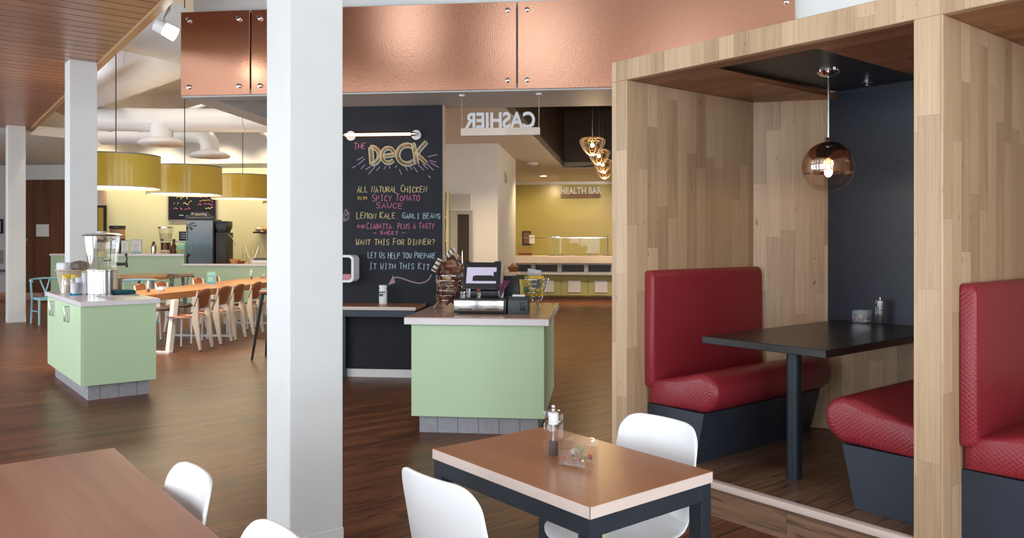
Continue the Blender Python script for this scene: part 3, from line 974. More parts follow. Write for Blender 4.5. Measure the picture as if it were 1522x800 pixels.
t = bthing('sprig_vase', 'small glass of purple dried sprigs right of the screen', 'vase', -.78, 6.36, Zc+.118)
MB().lathe([(.001, 0), (.02, 0), (.028, .065), (.026, .065), (.018, .004), (.001, .004)], 18).build('glass', 'acrylic', t)
rnd = random.Random(4)
for i in range(14):
    m = MB(); a = rnd.uniform(-.2, .9); b = rnd.uniform(-.5, .5); q = .09+.05*rnd.random()
    pts = [(0, 0, .01), (.03*a, .03*b, .07), (q*.55*a, q*.5*b, q)]
    m.tube(pts, .003, 5, rad=[.002, .004, .009]); m.ball(pts[-1], .012, 7)
    m.build('sprig', 'purple_sprig', t)


def wire_basket(name, lab, u, v, h, r0, r1, lean=0.0):
    t = bthing(name, lab, 'basket', u, v, Zc, group='wire snack baskets on the cashier counter')
    z0 = .075
    def ringpts(r, z, n=24): return [(r*cos(2*pi*i/n)+lean*(z-z0), r*sin(2*pi*i/n), z) for i in range(n)]
    m = MB()
    for k in range(6):
        f = k/5; m.tube(ringpts(r0+(r1-r0)*f**.7, z0+h*f), .0025 if k < 5 else .004, 6, True)
    for i in range(14):
        a = 2*pi*i/14
        m.tube([((r0+(r1-r0)*f**.7)*cos(a)+lean*h*f, (r0+(r1-r0)*f**.7)*sin(a), z0+h*f) for f in (0, .2, .45, .7, 1)], .0025, 6)
    for i in range(4): m.tube([(r0*cos(i*pi/4), r0*sin(i*pi/4), z0), (-r0*cos(i*pi/4), -r0*sin(i*pi/4), z0)], .0025, 6)
    m.build('wire_bowl', 'wire_metal', t)
    for i in range(3):
        a = 2*pi*i/3-.9
        m = MB(); m.tube([(r0*.8*cos(a), r0*.8*sin(a), z0), (r0*1.1*cos(a), r0*1.1*sin(a), z0-.02), (r0*1.5*cos(a), r0*1.5*sin(a), .006)], .005, 8); m.ball((r0*1.5*cos(a), r0*1.5*sin(a), .007), .007, 8)
        m.build('foot', 'chrome', t)
    return t


wire_basket('snack_basket', 'tall wire basket heaped with brown snack packets left of the register', -1.27, 6.72, .21, .085, .135, .12)
wire_basket('snack_basket', 'small wire basket holding yellow chip bags right of the printer', -.555, 6.72, .18, .07, .115, .1)


def packet_mesh(w, h, d):
    m = MB(); NX, NZ = 6, 6
    for s in (-1, 1):
        G = []
        for i in range(NZ+1):
            q = i/NZ; row = []
            for j in range(NX+1):
                p = j/NX
                b = (sin(pi*p)**.6)*(sin(pi*q)**.7)*d/2
                ww = w*(1-.06*sin(pi*q))
                row.append(((p-.5)*ww, s*(b+.0006), (q-.5)*h))
            G.append(row)
        m.sheet(G if s > 0 else [r[::-1] for r in G])
    return m


kinds = []
for mat, lab in (('snack_brown', 'dark brown wrapped snack packet in the heaped wire basket'), ('snack_rust', 'rust red wrapped snack packet in the heaped wire basket'),
                 ('snack_cream', 'cream coloured wrapped snack packet in the heaped wire basket'), ('snack_tan', 'tan wrapped snack packet in the heaped wire basket')):
    o = packet_mesh(.066, .15, .035).build('snack_packet', mat, recalc=False, smooth=60)
    kinds.append((o, lab, lab.split(' wrapped')[0]+' packets in the heaped basket'))
rnd = random.Random(11)
used = set()
n = 0
for lay in range(8):
    z = Zc+.10+lay*.043
    f = lay/7
    rad = (.075+.05*min(1, f*1.5))*(1 if lay < 5 else 1-.22*(lay-4))
    cnt = 10 if lay < 6 else 6
    for i in range(cnt):
        a = 2*pi*(i+.5*(lay % 2))/cnt+rnd.uniform(-.2, .2)
        k = rnd.choice((0, 0, 0, 1, 1, 3, 2))
        src, lab, grp = kinds[k]
        if k in used: o = src.copy(); C.objects.link(o)
        else: o = src; used.add(k)
        rr = rad*rnd.uniform(.72, .95)
        u, v = -1.27+rr*cos(a)+.12*(z-Zc-.07), 6.72+rr*sin(a)
        o.location = Bw(u, v, z)
        o.rotation_euler = (rnd.uniform(-.35, .35), rnd.uniform(.75, 2.1), BROT+a+pi/2+rnd.uniform(-.3, .3))
        tag(o, lab, 'snack packet', grp); n += 1
for (du, dv, z, ry, rz, lab) in ((-.115, -.03, .37, .5, .2, 'cream striped packet sticking out of the heaped basket, leaning left'),
                                 (.0, -.03, .47, .95, -.3, 'cream striped packet lying on top of the heaped basket')):
    o = packet_mesh(.045, .12, .02).build('snack_packet', 'snack_cream', recalc=False, smooth=60)
    o.location = Bw(-1.25+du, 6.70+dv, Zc+z); o.rotation_euler = (.1, ry, BROT+rz); tag(o, lab, 'snack packet')
    m = MB()
    for q in (-.04, 0, .04): m.box(-.022, .022, -.013, -.0105, q-.007, q+.007)
    m.build('print', 'black_plastic', o, smooth=0)


def chip_bag(lab, du, dv, z, tilt, rz, mat, front=False):
    o = packet_mesh(.125 if front else .11, .17, .05).build('chip_bag', mat, recalc=False, smooth=60)
    o.location = Bw(-.555+du, 6.72+dv, Zc+z); o.rotation_euler = (tilt, .0, BROT+rz); tag(o, lab, 'chip bag', None)
    if front:
        m = MB(); m.cyl((0, -.0285, .015), (0, -.023, .015), .044, None, 24); m.build('emblem', 'emblem_green', o)
        m = MB(); m.cyl((0, -.031, .015), (0, -.028, .015), .033, None, 24); m.build('emblem_center', 'emblem_dark', o)
        m = MB()
        for i in range(7):
            a = i*2*pi/7; m.ball((.018*cos(a), -.0315, .015+.018*sin(a)), .006, 6)
        m.build('emblem_dots', 'snack_tan', o)
        m = MB(); m.box(-.045, .045, -.024, -.018, -.062, -.04, .004); m.build('print', 'leaf_green', o)
    else:
        m = MB(); m.box(-.03, .035, -.0275, -.02, -.03, .02, .004); m.build('print', 'emblem_green', o)
    return o


chip_bag('yellow chip bag with round green emblem at the front of the small basket', .035, -.045, .20, -.12, -.05, 'chip_yellow', True)
chip_bag('yellow chip bag leaning left inside the small basket', -.055, -.02, .17, -.1, .35, 'chip_yellow')
chip_bag('dull gold chip bag hidden behind the others in the small basket', -.02, .045, .19, .1, -.2, 'chip_gold')
o = packet_mesh(.12, .06, .03).build('snack_packet', 'letter_grey', recalc=False, smooth=60); o.location = Bw(-.545, 6.76, Zc+.305); o.rotation_euler = (.2, .15, BROT)
tag(o, 'grey packet lying on top of the small wire basket', 'snack packet')

# hanging sign, read from the other side
t = bthing('cashier_sign', 'hanging CASHIER sign of grey letters seen from behind', 'sign', -.975, 7.9, 2.52)
MB().box(-.395, .395, -.02, .02, 0, .075, .002, 1).build('rail', 'pale_wood', t, grain=(1, 0, 0))
text_mesh('lettering', 'CASHIER', .215, .01, 'letter_grey', t, (0, 0, .077), (pi/2, 0, pi), width=.83)
for s in (-1, 1):
    m = MB(); m.tube([(s*.385, 0, .01), (s*.385, 0, .405)], .0035, 6); m.build('cable', 'brushed_steel', t)
    m = MB(); m.cyl((s*.385, 0, .395), (s*.385, 0, .41), .03, None, 14); m.build('ceiling_clip', 'white_metal', t)

# ================================================================== CHALKBOARD
t = bthing('chalkboard', 'tall black chalkboard wall with coloured chalk menu', 'chalkboard', -1.67, 8.45)
MB().box(-1.62, 0, -.012, .01, .0, 2.925).build('board', 'chalk_slate', t, smooth=0)
GL = {
 'A': [[(0, 0), (.5, 1), (1, 0)], [(.2, .38), (.8, .38)]], 'B': [[(0, 0), (0, 1), (.7, .95), (.8, .75), (.6, .55), (0, .52)], [(.6, .55), (.95, .3), (.8, .05), (0, 0)]],
 'C': [[(.95, .85), (.6, 1), (.2, .85), (0, .5), (.2, .12), (.6, 0), (.95, .15)]], 'D': [[(0, 0), (0, 1), (.6, .92), (1, .5), (.6, .06), (0, 0)]],
 'E': [[(.9, 1), (0, 1), (0, 0), (.9, 0)], [(0, .52), (.7, .52)]], 'F': [[(.9, 1), (0, 1), (0, 0)], [(0, .52), (.7, .52)]],
 'G': [[(.95, .85), (.6, 1), (.2, .85), (0, .5), (.2, .12), (.6, 0), (.95, .15), (.95, .45), (.6, .45)]], 'H': [[(0, 0), (0, 1)], [(1, 0), (1, 1)], [(0, .5), (1, .5)]],
 'I': [[(.5, 0), (.5, 1)], [(.25, 1), (.75, 1)], [(.25, 0), (.75, 0)]], 'K': [[(0, 0), (0, 1)], [(.9, 1), (0, .45), (.95, 0)]], 'L': [[(0, 1), (0, 0), (.9, 0)]],
 'M': [[(0, 0), (.1, 1), (.5, .4), (.9, 1), (1, 0)]], 'N': [[(0, 0), (0, 1), (1, 0), (1, 1)]], 'O': [[(.5, 1), (.1, .8), (0, .45), (.2, .08), (.6, 0), (.95, .3), (.95, .7), (.5, 1)]],
 'P': [[(0, 0), (0, 1), (.75, .95), (.9, .72), (.7, .5), (0, .45)]], 'R': [[(0, 0), (0, 1), (.75, .95), (.9, .72), (.7, .5), (0, .45)], [(.45, .48), (.95, 0)]],
 'S': [[(.9, .88), (.5, 1), (.1, .85), (.15, .6), (.8, .42), (.9, .15), (.5, 0), (.05, .12)]], 'T': [[(0, 1), (1, 1)], [(.5, 1), (.5, 0)]],
 'U': [[(0, 1), (.05, .25), (.4, 0), (.8, .12), (.95, .4), (.95, 1)]], 'V': [[(0, 1), (.5, 0), (1, 1)]], 'W': [[(0, 1), (.25, 0), (.5, .6), (.75, 0), (1, 1)]],
 'Y': [[(0, 1), (.5, .5), (1, 1)], [(.5, .5), (.4, 0)]], 'Z': [[(0, 1), (1, 1), (0, 0), (1, 0)]], '.': [[(.4, 0), (.5, .06)]], ',': [[(.5, .1), (.35, -.15)]], '~': [[(0, .4), (.3, .55), (.6, .4), (1, .5)]],
 '?': [[(.1, .8), (.5, 1), (.9, .75), (.5, .45), (.5, .25)], [(.5, .03), (.52, 0)]], "'": [[(.5, 1), (.45, .75)]], 'J': [[(.8, 1), (.8, .2), (.4, 0), (.05, .2)]], 'X': [[(0, 0), (1, 1)], [(0, 1), (1, 0)]],
 'e': [[(0, .4), (.9, .45), (.75, .75), (.4, .85), (.08, .65), (0, .35), (.2, .05), (.6, 0), (.95, .2)]]}
UX = lambda px: (px-580)*.00745-2.24+1.67
ZX = lambda py: 1.5+(354-py)*.00727
crnd = random.Random(5)


def chalk(px, py, s, cap, wtot, mat, slope=0.0, rad=.0042, name='lettering'):
    """px, py: start of the base line on the wall; cap and wtot: letter height and line length, all in board units of 7.4 mm"""
    m = MB(); n = sum(1.0 if c != ' ' else .8 for c in s); cw = wtot/n; x = px
    first = True
    for c in s:
        if c == ' ': x += cw*.8; first = True; continue
        h = cap*(1.18 if first else 1.0)*crnd.uniform(.92, 1.06); first = False
        j = crnd.uniform(-.6, .6)
        for st in GL.get(c, []):
            pts = []
            for (a, b) in st:
                X = x+(a*.74+.06+.08*b)*cw+crnd.uniform(-.12, .12); Y = py+slope*(x-px)+j-b*h+crnd.uniform(-.15, .15)
                pts.append((UX(X), -.0125, ZX(Y)))
            m.tube(pts, rad, 5)
        x += cw
    for v in m.bm.verts: v.co.y = -.0125+(v.co.y+.0125)*.3
    return m.build(name, mat, t, smooth=0)


chalk(531, 286, 'ALL NATURAL CHICKEN', 8.5, 104, 'chalk_yellow')
chalk(532, 297, 'WITH', 4, 14, 'chalk_orange')
chalk(553, 299, 'SPICY TOMATO', 8.5, 72, 'chalk_pink')
chalk(559, 310, 'SAUCE', 7.5, 41, 'chalk_pink')
chalk(530, 325, 'LEMON KALE.', 8, 65, 'chalk_yellow')
chalk(598, 325, 'GARLI BEANS', 7, 57, 'chalk_blue')
chalk(531, 339, 'AND', 4.5, 12, 'chalk_pink')
chalk(545, 340, 'CIABATTA. PLUS A TASTY', 7.5, 101, 'chalk_pink')
chalk(555, 349, '~ SWEET ~', 4.5, 48, 'chalk_pink')
chalk(529, 364, 'WANT THIS FOR DINNER?', 8, 118, 'chalk_yellow')
chalk(547, 384, 'LET US HELP YOU PREPARE', 8, 101, 'chalk_blue')
chalk(549, 400, 'IT WITH THIS KIT', 8, 90, 'chalk_blue')
chalk(526, 222, 'THE', 8, 19, 'chalk_pink', -.12)
chalk(505, 315, 'FA', 5, 13, 'chalk_mauve'); chalk(503, 323, 'FOR', 5, 18, 'chalk_mauve', -.2); chalk(501, 332, 'FRIDAY.', 5.5, 22, 'chalk_mauve', -.3)
# big outlined title
m = MB(); hm = MB(); bm_ = MB()


def fat(pts, hw, closed=False):
    P = [Vector((UX(a), 0, ZX(b))) for a, b in pts]
    Lp, Rp = [], []
    for i, p in enumerate(P):
        tdir = (P[min(i+1, len(P)-1)]-P[max(i-1, 0)]).normalized(); nrm = Vector((-tdir.z, 0, tdir.x))
        Lp.append(p+nrm*hw); Rp.append(p-nrm*hw)
    loop = Lp+Rp[::-1]+[Lp[0]]
    m.tube([(q.x, -.013, q.z) for q in loop], .0045, 5)
    bm_.tube([(q.x+.007, -.0125, q.z-.008) for q in loop], .0035, 5)
    for i in range(len(P)-1):
        k = max(2, int((P[i+1]-P[i]).length/.013))
        for j in range(k):
            c = P[i].lerp(P[i+1], j/k); a = c+Vector((-hw*.6, 0, -hw*.6)); b = c+Vector((hw*.6, 0, hw*.6))
            hm.tube([(a.x, -.0128, a.z), (b.x, -.0128, b.z)], .003, 4)


def arc(cx_, cy_, rx, ry, a0, a1, k=12): return [(cx_+rx*cos(radians(a0+(a1-a0)*i/k)), cy_-ry*sin(radians(a0+(a1-a0)*i/k))) for i in range(k+1)]


fat([(551, 219), (552, 232), (553, 244)], .022)
fat([(551, 219)]+arc(552, 231, 12, 12.5, 75, -75)+[(553, 244)], .020)
fat([(571, 232), (586, 230)]+arc(577, 231, 9.5, 11, 5, 320, 12), .018)
fat(arc(605, 230, 14, 14, 50, 315, 14), .022)
fat([(614, 214), (617, 230), (619, 244)], .020)
fat([(633, 212), (625, 221), (618, 230)], .019)
fat([(618, 229), (626, 236), (633, 243)], .019)
for mm, mat, nm in ((m, 'chalk_yellow', 'chalk_outline'), (bm_, 'chalk_blue', 'chalk_drop_line'), (hm, 'chalk_orange', 'chalk_hatching')):
    for v in mm.bm.verts: v.co.y = -.0125+(v.co.y+.0125)*.3
    mm.build(nm, mat, t, smooth=0)
m = MB()
for (a, b, c, d_) in ((532, 245, 543, 236), (523, 250, 530, 246), (537, 251, 543, 245), (548, 259, 558, 248), (544, 252, 552, 247), (560, 254, 565, 248), (571, 252, 574, 247), (580, 251, 579, 246), (588, 250, 590, 246), (597, 260, 594, 252), (606, 254, 602, 248),
                      (613, 253, 608, 246), (621, 257, 615, 249), (630, 254, 622, 246), (636, 252, 628, 245), (644, 254, 634, 244), (652, 250, 640, 243), (648, 242, 638, 240), (640, 265, 636, 262), (531, 238, 541, 233), (636, 234, 650, 231)):
    m.tube([(UX(a), -.0125, ZX(b)), (UX(c), -.0125, ZX(d_))], .005, 5)
for v in m.bm.verts: v.co.y = -.0125+(v.co.y+.0125)*.4
m.build('chalk_stripe', 'chalk_mauve', t, smooth=0)
m = MB()
m.tube([(UX(a), -.0125, ZX(b)) for a, b in ((641, 408), (638, 414), (632, 419), (622, 421), (610, 418), (599, 414), (590, 412), (584, 414))], .007, 6)
m.prism([(UX(577), ZX(424)), (UX(585), ZX(409)), (UX(588), ZX(420))], -.0145, -.012, 'y')
for v in m.bm.verts: v.co.y = -.0125+(v.co.y+.0125)*.4
m.build('chalk_arrow', 'chalk_mauve', t, smooth=0)

t = bthing('picture_light', 'glowing tube light on two white discs above the chalk title', 'light', -2.305, 8.435, 2.605)
for s in (-.36, .36): MB().cyl((s, 0, 0), (s, -.03, 0), .052, None, 22).build('mounting_disc', 'white_metal', t)
m = MB()
for s in (-.34, .34): m.tube([(s, -.03, 0), (s, -.10, .0)], .012, 8)
m.build('arm', 'chrome', t)
MB().cyl((-.40, -.10, .0), (.32, -.10, .0), .015, None, 14).build('tube', 'tube_glow', t)
m = MB(); m.cyl((-.425, -.10, .0), (-.40, -.10, .0), .016, None, 14); m.cyl((.32, -.10, 0), (.37, -.10, 0), .022, None, 14); m.build('end_cap', 'chrome', t)

t = bthing('wall_table', 'narrow wood topped steel table against the chalkboard', 'table', -2.6, 8.18)
MB().box(-.75, .76, -.25, .24, .768, .802, .002, 1).build('tabletop', 'table_wood', t, grain=(1, 0, 0))
MB().box(-.75, .76, -.252, -.25, .769, .801).build('edge_band', 'edge_band', t, grain=(1, 0, 0), smooth=0)
m = MB(); m.box(-.74, .75, -.245, -.20, .70, .768); m.box(-.74, .75, .19, .235, .70, .768); m.box(.705, .75, -.20, .19, .70, .768); m.box(-.74, -.70, -.2, .19, .70, .768)
m.build('frame', 'dark_steel', t, smooth=0)
for x in (-.13, -.72, .72): MB().box(x-.025, x+.025, .17, .22, 0, .70, .002, 1).build('leg', 'dark_steel', t)
t = bthing('sauce_jar', 'white labelled jar standing on the narrow chalkboard table', 'jar', -2.27, 8.27, .802)
MB().lathe([(.001, 0), (.038, 0), (.042, .01), (.042, .15), (.036, .165), (.036, .172), (.001, .172)], 20).build('body', 'white_plastic', t)
MB().lathe([(.001, .172), (.041, .172), (.041, .20), (.001, .202)], 20).build('lid', 'white_card', t)
m = MB(); m.box(-.032, .032, -.0435, -.036, .12, .135); m.box(-.03, .012, -.0435, -.036, .085, .112); m.build('label_print', 'dark_grey_plastic', t, smooth=0)
t = bthing('wall_shelf', 'white rounded square box shelf mounted on the chalkboard', 'shelf', -2.80, 8.436, 1.03)


def rsq(w, h, r, n=6):
    out = []
    for cx_, cz_, a in ((w-r, h-r, 0), (-w+r, h-r, 90), (-w+r, -h+r, 180), (w-r, -h+r, 270)):
        out += [(cx_+r*cos(radians(a+90*i/n)), cz_+r*sin(radians(a+90*i/n))) for i in range(n+1)]
    return out


m = MB(); a = rsq(.22, .145, .05); b = rsq(.195, .12, .035); nn = len(a)
ra = [[m.bm.verts.new((x, y, z+.145)) for x, z in a] for y in (-.20, 0)]
rb = [[m.bm.verts.new((x, y, z+.145)) for x, z in b] for y in (-.20, 0)]
for i in range(nn):
    j = (i+1) % nn
    for q in ((ra[0][i], ra[0][j], ra[1][j], ra[1][i]), (rb[0][i], rb[0][j], rb[1][j], rb[1][i]), (ra[0][i], ra[0][j], rb[0][j], rb[0][i]), (ra[1][i], ra[1][j], rb[1][j], rb[1][i])): m.bm.faces.new(q)
m.build('ring_box', 'white_plastic', t)
o = bthing('wrapped_soap', 'small pink package lying in the round cornered shelf', 'package', -2.68, 8.33, 1.055)
MB().box(-.05, .05, -.04, .04, 0, .06, .006).build('wrapper', 'pink_item', o)

# ================================================================== COOLER, PIER DETAILS
t = bthing('drinks_cooler', 'tall glass door cooler with grey header behind the chalkboard', 'cooler', -2.07, 11.98)
MB().box(-.17, .17, -.035, 0, 1.92, 2.18, .004).build('header', 'white_metal', t)
MB().box(-.155, .145, -.04, -.035, 1.935, 2.165).build('header_panel', 'soffit_paint', t, smooth=0)
m = MB(); m.box(-.17, -.06, -.03, 0, 0, 1.92); m.box(.12, .17, -.03, 0, 0, 1.92); m.box(-.06, .12, -.03, 0, 1.86, 1.92); m.box(-.06, .12, -.03, 0, 0, .1)
m.build('cabinet', 'grey_metal_light', t, smooth=0)
MB().box(-.06, .12, -.006, 0, .1, 1.86).build('interior', 'black_plastic', t, smooth=0)
MB().box(-.06, .12, -.028, -.022, .1, 1.86).build('door', 'clear_glass', t, smooth=0)
m = MB(); m.tube([(.02, -.03, .9), (.02, -.06, .92), (.02, -.06, 1.3), (.02, -.03, 1.32)], .008, 8); m.build('handle', 'chrome', t)
t = bthing('shelf_unit', 'narrow yellow edged shelf unit left of the cooler', 'shelf', -2.30, 11.98)
m = MB(); m.box(-.035, .05, -.20, 0, 0, .04); m.box(-.045, -.03, -.2, 0, 0, 2.2); m.box(.035, .05, -.2, 0, 0, 2.2)
m.build('uprights', 'coffee_wall', t, smooth=0)
for z in (.6, 1.0, 1.45, 1.8, 2.18): MB().box(-.03, .035, -.2, 0, z, z+.025).build('shelf_board', 'coffee_wall', t, smooth=0)
t = bthing('wall_placard', 'small brown placard on the side of the white wall block', 'sign', -1.52, 12.95, 2.40)
m = MB(); m.box(0.001, .018, -.13, .13, 0, .17, .003); m.build('board', 'tan_inner', t)
m = MB(); m.box(.018, .021, -.10, .10, .03, .06); m.box(.018, .021, -.10, .06, .09, .12); m.build('print', 'rail_wood', t, smooth=0)
t = bthing('side_table', 'small pale stand behind the register holding a snack bowl', 'stand', -1.36, 12.7)
MB().cyl((0, 0, 0), (0, 0, .02), .13, None, 18).build('foot', 'white_metal', t)
MB().cyl((0, 0, .02), (0, 0, .93), .02, None, 12).build('post', 'white_metal', t)
MB().cyl((0, 0, .93), (0, 0, .96), .15, None, 22).build('top', 'pale_wood', t)
t = bthing('snack_bowl', 'brown bowl of snacks on the pale stand behind the register', 'bowl', -1.36, 12.7, .96)
MB().lathe([(.001, 0), (.06, 0), (.10, .08), (.09, .08), (.055, .012), (.001, .012)], 20).build('bowl', 'snack_rust', t)
m = MB(); rnd = random.Random(3)
for i in range(26):
    a = rnd.uniform(0, 6.28); r = .07*sqrt(rnd.random()); m.ball((r*cos(a), r*sin(a), .055+.07*(1-r/.075)+.02*rnd.random()), .022, 7, (1, .7, .8))
o = m.build('snacks', 'snack_tan', t); o['kind'] = 'stuff'

# ================================================================== SALAD COUNTER (HEALTH BAR)
t = bthing('salad_counter', 'olive panelled salad counter with louvred doors below the HEALTH BAR sign', 'counter', -2.2, 19.1)
L = 7.6
MB().box(0, L, .06, .75, 0, .11).build('toe_kick', 'rail_wood', t, smooth=0, grain=(1, 0, 0))
MB().box(0, L, .02, .75, .11, .62).build('body', 'health_front', t, smooth=0)
MB().box(0, L, -.10, .75, .62, .66, .003, 1).build('tray_rail', 'grey_metal_light', t)
MB().box(0, L, .10, .75, .66, .90).build('back_box', 'dark_grey_plastic', t, smooth=0)
m = MB(); m.box(0, L, .04, .10, .66, .69); m.box(0, L, .04, .10, .86, .90)
for i in range(13): m.box(i*.632-.05+.0, i*.632+.05, .04, .10, .69, .86)
m.build('slot_frame', 'grey_metal_light', t, smooth=0)
MB().box(0, L, -.04, .80, .90, 1.07, .004, 1).build('worktop', 'pale_wood', t, grain=(1, 0, 0))
for i in range(9):
    x = .06+.632*i
    MB().box(x, x+.585, 0, .02, .14, .60, .003, 1).build('door', 'health_front', t)
    m = MB(); m.box(x+.13, x+.46, -.008, .0, .20, .50, .002, 1); f = m.build('louvre_frame', 'grey_metal_light', t)
    m = MB()
    for k in range(8): m.hexa([(x+.15, -.012, .215+k*.034), (x+.44, -.012, .215+k*.034), (x+.44, -.004, .235+k*.034), (x+.15, -.004, .235+k*.034), (x+.15, -.016, .220+k*.034), (x+.44, -.016, .220+k*.034), (x+.44, -.008, .240+k*.034), (x+.15, -.008, .240+k*.034)])
    m.build('louvre', 'white_metal', t, smooth=0)
for i, x in enumerate((-.95, -.30, .36, 1.0)):
    t = bthing('food_pan', ('first', 'second', 'third', 'fourth')[i]+' steel food pan from the corridor wall in the salad counter', 'food pan', x, 19.42, 1.07)
    m = MB(); m.box(-.26, .26, -.14, .18, 0, .018, .004); m.build('rim', 'brushed_steel', t)
    MB().box(-.23, .23, -.11, .15, .018, .022).build('food', ('leaf_green', 'pastry', 'snack_rust', 'leaf_green')[i], t, smooth=0)
    m = MB(); m.tube([(.05, -.16, .02), (.08, -.05, .06), (.12, .10, .03)], .008, 6); m.build('serving_spoon', 'brushed_steel', t)
t = bthing('sneeze_guard', 'long glass sneeze guard standing on the salad counter', 'sneeze guard', -2.2, 19.2, 1.07)
MB().box(0, 6.2, -.006, .006, .06, .43).build('pane', 'guard_glass', t, smooth=0)
MB().box(0, 6.2, -.012, .012, .43, .445).build('top_rail', 'chrome', t, smooth=0)
for x in (.06, 1.17, 2.4, 3.6, 4.8): MB().cyl((x, 0, 0), (x, 0, .50), .016, None, 10).build('post', 'chrome', t)
for x in (1.17,):
    m = MB(); m.box(x-.09, x+.09, -.02, .02, .44, .47); m.build('clamp', 'chrome', t, smooth=0)
t = bthing('bin', 'dark red acrylic bin at the left end of the salad counter', 'bin', -1.78, 19.4, 1.07)
m = MB(); m.box(-.17, .17, -.12, .12, 0, .02); m.box(-.17, .17, -.12, -.11, .02, .26); m.box(-.17, .17, .11, .12, .02, .26); m.box(-.17, -.16, -.11, .11, .02, .26); m.box(.16, .17, -.11, .11, .02, .26)
m.build('box', 'rose_glass', t, smooth=0)
MB().box(-.155, .155, -.105, .105, .02, .07).build('contents', 'snack_rust', t, smooth=0)
t = bthing('health_sign', 'white HEALTH BAR letters on a brown rail at the olive wall', 'sign', -.46, 20.36, 2.52)
MB().box(-.50, .50, -.03, .035, 0, .10).build('rail', 'rail_wood', t, smooth=0)
text_mesh('lettering', 'HEALTH BAR', .235, .015, 'letter_white', t, (0, 0, .102), (pi/2, 0, 0), width=.75)
t = bthing('framed_picture', 'small dark framed photo on the olive wall', 'picture', -1.84, 20.39, 1.32)
m = MB(); m.box(-.11, .11, -.02, 0, 0, .36); m.build('frame', 'black_paint', t, smooth=0)
MB().box(-.075, .075, -.024, -.02, .04, .32).build('print', 'rail_wood', t, smooth=0)
o = bthing('wall_notice', 'small white notice overlapping the dark frame on the olive wall', 'notice', -1.70, 20.37, 1.36)
MB().box(-.07, .07, -.008, 0, 0, .22).build('paper', 'white_card', o, smooth=0)
t = bthing('smoke_detector', 'round smoke detector on the tan passage ceiling', 'smoke detector', -1.27, 15.2, 2.93)
MB().lathe([(.001, 0), (.12, 0), (.12, -.02), (.08, -.05), (.001, -.055)], 20).build('body', 'white_plastic', t)
MB().cyl((0, 0, -.055), (0, 0, -.06), .03, None, 12).build('sensor', 'grey_metal_light', t)
for (u, v, lab) in ((-1.26, 18.3, 'glowing recessed ceiling light before the olive wall'), (.8, 18.0, 'recessed ceiling light over the middle of the salad counter'), (2.6, 18.0, 'recessed ceiling light over the far end of the salad counter')):
    t = bthing('downlight', lab, 'ceiling light', u, v, 2.93)
    MB().lathe([(.08, .001), (.11, .001), (.11, -.008), (.075, -.012), (.075, .001)], 20, cap=False).build('trim_ring', 'white_plastic', t)
    MB().cyl((0, 0, -.004), (0, 0, .0), .075, None, 18).build('diffuser', 'down_glow', t)
pl = [(-.08, 9.9, 2.64, .155), (0.0, 11.5, 2.67, .150), (.06, 13.2, 2.70, .15), (.10, 14.9, 2.72, .15)]
for i, (u, v, z, r) in enumerate(pl):
    t = bthing('glass_pendant', ('nearest and largest', 'second', 'third', 'deepest and smallest looking')[i]+' amber glass bowl pendant of the row under the dark ceiling recess', 'lamp', u, v, z, 0, 'amber glass pendants')
    m = MB()
    prof = [(.02, -.125), (.07, -.10), (.115, -.045), (.150, .03), (.155, .06), (.13, .085), (.09, .095), (.03, .10)]
    m.lathe(prof, 24, cap=False); m.build('shade', 'amber_glass', t, smooth=60)
    m = MB()
    for k in range(10):
        a = 2*pi*k/10; m.tube([(pr*1.01*cos(a), pr*1.01*sin(a), pz) for pr, pz in prof], .0045, 5)
    m.build('rib', 'snack_cream', t)
    MB().ball((0, 0, .0), .024, 12).build('bulb', 'bulb_glow', t)
    m = MB(); m.cyl((0, 0, .024), (0, 0, .11), .016, None, 12); m.build('socket', 'chrome', t)
    MB().cyl((0, 0, .11), (0, 0, 4.1-z), .006, None, 8).build('cord', 'brushed_steel', t)
    q = Bw(u, v, z-.2)
    point('glass_pendant_light', q, 14, WARM, .06)

# ================================================================== CONDIMENT CABINET
t = thing('condiment_cabinet', 'green condiment cabinet with white top, handles and grey tile foot', 'cabinet', (1.84, 9.0, 0))
MB().box(-.315, .315, -.87, .87, .145, .875, .002, 1).build('body', 'green_laminate', t)
m = MB(); m.box(-.26, .27, -.79, .87, 0, .145); m.build('toe_kick', 'grey_tile', t, grain=(0, 1, 0), smooth=0)
MB().box(-.345, .345, -.90, .93, .875, .92, .003, 1).build('worktop', 'white_quartz', t)
for y0, y1, yh in ((-.86, -.12, -.30), (-.11, .86, .50)):
    d = MB().box(-.335, -.316, y0, y1, .15, .87, .002, 1).build('door', 'green_laminate', t)
    m = MB(); m.tube([(-.335, yh, .84), (-.368, yh, .835), (-.368, yh, .70), (-.335, yh, .695)], .009, 8); m.tube([(-.352, yh-.05, .84), (-.352, yh+.05, .84), (-.352, yh+.05, .70), (-.352, yh-.05, .70)], .006, 6, True); m.build('handle', 'chrome', d)
Zk = .92
t = thing('water_dispenser', 'clear fruit water dispenser with tap on a round steel stand', 'dispenser', (1.86, 8.98, Zk))
MB().lathe([(.001, 0), (.146, 0), (.146, .01), (.140, .015), (.140, .245), (.146, .25), (.146, .258), (.001, .258)], 36).build('stand', 'brushed_steel', t)
MB().lathe([(.001, .262), (.13, .262), (.135, .28), (.150, .43), (.165, .55), (.168, .60), (.163, .60), (.145, .43), (.13, .285), (.001, .27)], 36, cap=False).build('jar', 'clear_glass', t, smooth=60)
MB().lathe([(.001, .275), (.128, .275), (.14, .40), (.147, .47), (.001, .47)], 32).build('water', 'water_glass', t)
m = MB(); m.lathe([(.001, .612), (.182, .598), (.186, .612), (.15, .626), (.001, .632)], 32); m.build('lid', 'brushed_steel', t)
